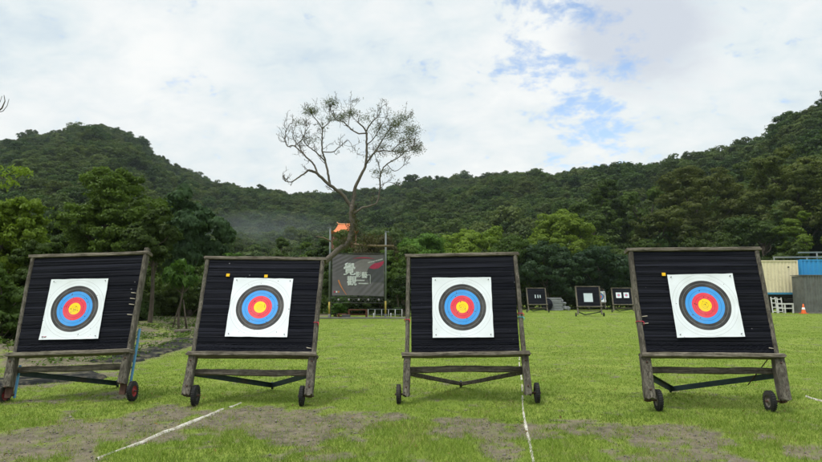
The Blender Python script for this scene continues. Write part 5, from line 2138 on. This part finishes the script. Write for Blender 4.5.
# ------------------------------------------------------------------ containers, shed, cone
def containers():
    D = 47.0
    M['cream'] = flat('cream_container_paint', (0.70, 0.62, 0.42), 0.5, 0.35, 0.08, 1.6, 0, (0.46, 0.38, 0.24))
    M['blue_paint'] = flat('blue_container_paint', (0.03, 0.27, 0.58), 0.45, 0.4, 0.08, 0.8, 0, (0.03, 0.20, 0.42))
    M['blue_rail'] = flat('blue_sill_paint', (0.06, 0.26, 0.42), 0.5, 0.4, 0.2, 3, 0, (0.05, 0.10, 0.14))
    M['shed_metal'] = flat('grey_sheet_metal', (0.13, 0.135, 0.13), 0.55, 0.4, 0.25, 2.2, .2, (0.08, 0.06, 0.045))
    M['chassis'] = flat('black_chassis', (0.025, 0.024, 0.022), 0.7, 0.3, 0.3, 4)
    M['orange_cone'] = flat('cone_orange', (0.70, 0.13, 0.03), 0.5, 0.3, 0.08, 8)

    def P(px, py, d):
        v = px_dir(px, py)
        t = d / v.y
        return Vector((v.x * t, d, CAM_H + v.z * t))

    def corrugated(mb, x0, x1, z0, z1, y, pitch, dep, facing='y', mi=0):
        """trapezoid-profile sheet with thickness"""
        pr = []
        x = x0
        k = 0
        while x < x1 - 1e-6:
            for dx, dd in ((0, 0), (.30, 0), (.42, 1), (.80, 1), (.92, 0)):
                xx = x + dx * pitch
                if xx < x1:
                    pr.append((xx, dd * dep))
            x += pitch
        pr.append((x1, 0))
        vs = []
        for xx, dd in pr:
            for z in (z0, z1):
                for th in (0, .02):
                    vs.append((xx, y - dd + th, z) if facing == 'y' else (y - dd + th, xx, z))
        fs = []
        for i in range(len(pr) - 1):
            a = i * 4
            fs.append([a, a + 4, a + 6, a + 2])
            fs.append([a + 3, a + 7, a + 5, a + 1])
            fs.append([a + 2, a + 6, a + 7, a + 3])
            fs.append([a, a + 1, a + 5, a + 4])
        mb.add(vs, fs, mi)

    # cream container on a trailer
    a, b = P(745, 260.3, D), P(799.6, 294.5, D)
    zt, zb = a.z, b.z
    w_ = b.x - a.x
    g = float(gz(a.x, D))
    yaw = 0.0
    r = empty('shipping_container', (a.x, D, zb), (0, 0, yaw), 'cream shipping container with a blue bottom rail, raised on a trailer', 'container')
    h = zt - zb
    mb = MB()
    corrugated(mb, .08, w_ - .08, .16, h - .09, 0.03, .28, .028)
    mb.build('side_panel', M['cream'], r)
    mb = MB()
    mb.box((.02, .12, .1), (w_ - .02, 2.38, h - .02))
    mb.build('body', M['cream'], r)
    for x in (0, w_ - .10):
        mb = MB()
        mb.box((x, -.035, 0), (x + .10, .10, h))
        mb.build('corner_post', M['cream'], r)
    mb = MB()
    mb.box((.1, -.03, h - .09), (w_ - .1, .10, h - .002))
    mb.build('top_rail', M['cream'], r)
    mb = MB()
    mb.box((.1, -.032, 0), (w_ - .1, .10, .155))
    for x in (1.4, 3.0):
        mb.box((x, -.040, .02), (x + .25, -.033, .12))
    mb.build('bottom_rail', M['blue_rail'], r)
    mb = MB()
    mb.box((w_ * .80, -.045, h * .78), (w_ * .80 + .13, -.03, h * .78 + .1))
    mb.build('vent', M['chassis'], r)
    # trailer
    r = empty('container_trailer', (a.x, D, g), (0, 0, 0), 'dark trailer chassis with twin wheels carrying the cream container', 'trailer')
    hz_ = zb - g
    mb = MB()
    mb.box((.2, .3, hz_ - .32), (w_ + .35, .45, hz_ - .005))
    mb.box((.2, 1.9, hz_ - .32), (w_ + .35, 2.05, hz_ - .005))
    for x in (.4, 1.6, 2.8, 3.9):
        mb.box((x, .45, hz_ - .26), (x + .12, 1.9, hz_ - .08))
    mb.box((3.0, .1, hz_ - .55), (w_ + .3, .25, hz_ - .35))
    mb.build('chassis', M['chassis'], r)
    for k, (px, yy) in enumerate(((792.5, .35), (797.5, .9), (765, .7), (780, 1.2), (785, 1.9))):
        x = ppos(px, D + yy) - a.x
        rr = .52
        mb = MB()
        mb.lathe([(rr * .55, -.14), (rr * .9, -.14), (rr, -.08), (rr, .08), (rr * .9, .14), (rr * .55, .14)], (x, yy, rr - .02), (0, 1, 0), 24)
        wh = mb.build('wheel', M['rubber'], r)
        mb = MB()
        mb.lathe([(.001, -.09), (rr * .2, -.09), (rr * .3, -.04), (rr * .56, -.10), (rr * .56, .1), (.001, .1)], (x, yy, rr - .02), (0, 1, 0), 18)
        mb.build('rim', M['steel_rust'], wh)
    mb = MB()
    mb.box((w_ - .6, .0, .55), (w_ + .45, .06, 1.0))
    mb.build('mudguard', M['chassis'], r)

    # blue container behind
    D2 = D + .6
    a2, b2 = P(800.3, 259.5, D2), P(846, 296, D2)
    w2 = b2.x - a2.x
    h2 = a2.z - b2.z
    r = empty('shipping_container', (a2.x, D2, b2.z), (0, 0, 0), 'bright blue corrugated shipping container at the right edge', 'container')
    mb = MB()
    corrugated(mb, .10, w2 - .1, .12, h2 - .1, .02, .36, .05)
    mb.build('side_panel', M['blue_paint'], r)
    mb = MB()
    mb.box((.03, .10, .05), (w2, 2.3, h2 - .02))
    mb.build('body', M['blue_paint'], r)
    for x in (0, w2 - .12):
        mb = MB()
        mb.box((x, -.045, 0), (x + .12, .09, h2))
        mb.build('corner_post', M['blue_paint'], r)
    mb = MB()
    mb.box((.12, -.04, h2 - .1), (w2 - .12, .09, h2 - .002))
    mb.build('top_rail', M['blue_paint'], r)
    mb = MB()
    mb.box((.12, -.04, 0), (w2 - .12, .09, .12))
    mb.build('bottom_rail', M['blue_rail'], r)
    # blocks it stands on
    g2 = float(gz(a2.x, D2))
    for k, x in enumerate((.4, w2 - .5)):
        mb = MB()
        mb.box((a2.x + x - .3, D2 + .2, g2 - .1), (a2.x + x + .3, D2 + 2.1, b2.z - .003))
        tag(mb.build('concrete_block', M['concrete']), ('concrete block under the left end of the blue container', 'concrete block under the right end of the blue container')[k], 'block')

    # grey corrugated shed in front
    D3 = 45.0
    a3, b3 = P(803.2, 275.5, D3), P(846, 313, D3)
    w3 = b3.x - a3.x
    g3 = float(gz(a3.x, D3))
    h3 = a3.z - g3
    r = empty('metal_shed', (a3.x, D3, g3), (0, 0, 0), 'low grey corrugated metal shed before the blue container', 'shed')
    mb = MB()
    corrugated(mb, 0, w3, .12, h3, 0, .20, .03)
    mb.build('wall', M['shed_metal'], r)
    mb = MB()
    mb.box((.01, .03, .1), (w3, 1.4, h3 - .03))
    mb.build('shed_body', M['shed_metal'], r)
    mb = MB()
    mb.box((-.06, -.09, h3 + .002), (w3, 1.5, h3 + .05))
    mb.build('roof', M['shed_metal'], r)
    mb = MB()
    mb.box((-.04, -.06, -.1), (w3, 1.45, .115))
    mb.build('base', M['concrete'], r)

    # pipe railing above the containers
    D4 = D + 1.4
    a4, b4 = P(773, 257.3, D4), P(850, 257.3, D4)
    r = empty('roof_railing', (a4.x, D4, a.z), (0, 0, 0), 'long grey pipe rail running along the top of the containers', 'railing')
    mb = MB()
    L4 = b4.x - a4.x
    zz = a4.z - a.z
    mb.beam((0, 0, zz), (L4, 0, zz + .02), .12, .06, side=(0, 0, 1))
    mb.build('rail', M['pole'], r)
    for x in (.08, L4 * .44, L4 * .9):
        mb = MB()
        mb.tube([(x, 0, -.05), (x, 0, zz - .06)], .05, 8)
        mb.build('post', M['pole'], r)
    D5 = D + 2.0
    a5, b5 = P(798, 252.6, D5), P(850, 251, D5)
    r = empty('roof_railing', (a5.x, D5, a.z), (0, 0, 0), 'shorter upper pipe rail above the blue container', 'railing')
    L5 = b5.x - a5.x
    zz = a5.z - a.z
    mb = MB()
    mb.beam((0, 0, zz), (L5, 0, zz + .05), .11, .05, side=(0, 0, 1))
    mb.build('rail', M['pole'], r)
    for x in (L5 * .36, L5 * .95):
        mb = MB()
        mb.tube([(x, 0, -.05), (x, 0, zz - .04)], .05, 8)
        mb.build('post', M['pole'], r)

    # white wooden frames leaning under the trailer
    D6 = 46.2
    g6 = float(gz(28, D6))
    for k, (pxa, pxb, top, lb) in enumerate(((769.5, 774.5, 297, 'white slatted frame leaning left under the cream container'), (775.5, 780.5, 297.5, 'white slatted frame leaning right beside the other frame'))):
        xa, xb = ppos(pxa, D6), ppos(pxb, D6)
        hh = hgt(top, D6) - g6
        r = empty('slatted_rack', (xa, D6 + .02 * k, g6), (math.radians(-8), 0, 0), lb, 'frame', 'white slatted frames under the container')
        mb = MB()
        w6 = xb - xa
        for x in (.03, w6 - .03):
            mb.box((x - .035, -.02, 0), (x + .035, .02, hh))
        for j in range(4):
            z = .12 + (hh - .25) * j / 3
            mb.box((.065, -.018, z - .03), (w6 - .065, .018, z + .03))
        mb.build('slats', M['white_paint'], r)
    xa, xb = ppos(774, 45.9), ppos(790.5, 45.9)
    g6 = float(gz(28, 45.9))
    r = empty('trestle', (xa, 45.9, g6), (0, 0, 0), 'low white trestle before the trailer wheels', 'trestle')
    w6 = xb - xa
    mb = MB()
    mb.box((0, -.05, .66), (w6, .05, .76))
    mb.build('top_bar', M['white_paint'], r)
    mb = MB()
    mb.box((.041, -.02, .34), (w6 - .041, .02, .41))
    mb.build('stretcher', M['white_paint'], r)
    for x in (0, w6 - .08, w6 * .45):
        mb = MB()
        mb.box((x, -.045, -.02), (x + .08, .045, .658))
        mb.build('leg', M['white_paint'], r)

    # traffic cone
    D7 = 44.6
    x = ppos(800.3, D7)
    g7 = float(gz(x, D7))
    r = empty('traffic_cone', (x, D7, g7), (0, 0, 0), 'orange traffic cone with a pale band beside the grey shed', 'cone')
    mb = MB()
    mb.box((-.22, -.22, .0), (.22, .22, .045))
    mb.build('base', M['orange_cone'], r)
    mb = MB()
    mb.lathe([(.17, .046), (.12, .30), (.085, .46), (.045, .70), (.03, .72), (.001, .72)], (0, 0, 0), (0, 0, 1), 20)
    mb.build('cone_body', M['orange_cone'], r)
    mb = MB()
    mb.lathe([(.122, .31), (.088, .46), (.083, .46), (.117, .31)], (0, 0, 0), (0, 0, 1), 20)
    mb.build('reflective_band', M['white_paint'], r)


containers()


# ------------------------------------------------------------------ air
def haze_and_mist():
    m = bpy.data.materials.new('thin_damp_air')
    m.use_nodes = True
    n = NT(m.node_tree)
    n.n.clear()
    out = n.new('ShaderNodeOutputMaterial')
    v = n.new('ShaderNodeVolumePrincipled')
    v.inputs['Color'].default_value = (0.78, 0.88, 1.0, 1)
    v.inputs['Density'].default_value = 0.00013
    v.inputs['Anisotropy'].default_value = 0.0
    n.put(out.inputs['Volume'], v.outputs[0])
    mb = MB()
    mb.box((-1500, -300, -3), (1500, 1700, 190))
    o = mb.build('haze', m)
    tag(o, 'thin bluish air before the far wooded hills', 'haze', kind='stuff')

    # smoke-like mist lying in the hollow left of the bare tree
    m2 = m.copy()
    m2.name = 'valley_mist'
    vv = next(q for q in m2.node_tree.nodes if q.type == 'PRINCIPLED_VOLUME')
    vv.inputs['Density'].default_value = 0.0008
    vv.inputs['Color'].default_value = (0.80, 0.88, 0.95, 1)
    for px, py, D, rx, ry, rz_ in ((256, 238, 175, 26, 34, 7), (238, 240, 150, 15, 20, 5.5), (282, 230, 205, 24, 30, 6)):
        c = (ppos(px, D), D, hgt(py, D))
        mb = MB()
        prof = [(math.sin(t) * 1.0, -math.cos(t)) for t in np.linspace(0, math.pi, 20)]
        mb.lathe(prof, (0, 0, 0), (0, 0, 1), 32)
        mb.v = [(v_[0] * rx + c[0], v_[1] * ry + c[1], v_[2] * rz_ + c[2]) for v_ in mb.v]
        o = mb.build('mist', m2)
        tag(o, 'faint bluish mist lying low against the slope left of the bare tree', 'mist', kind='stuff')


haze_and_mist()
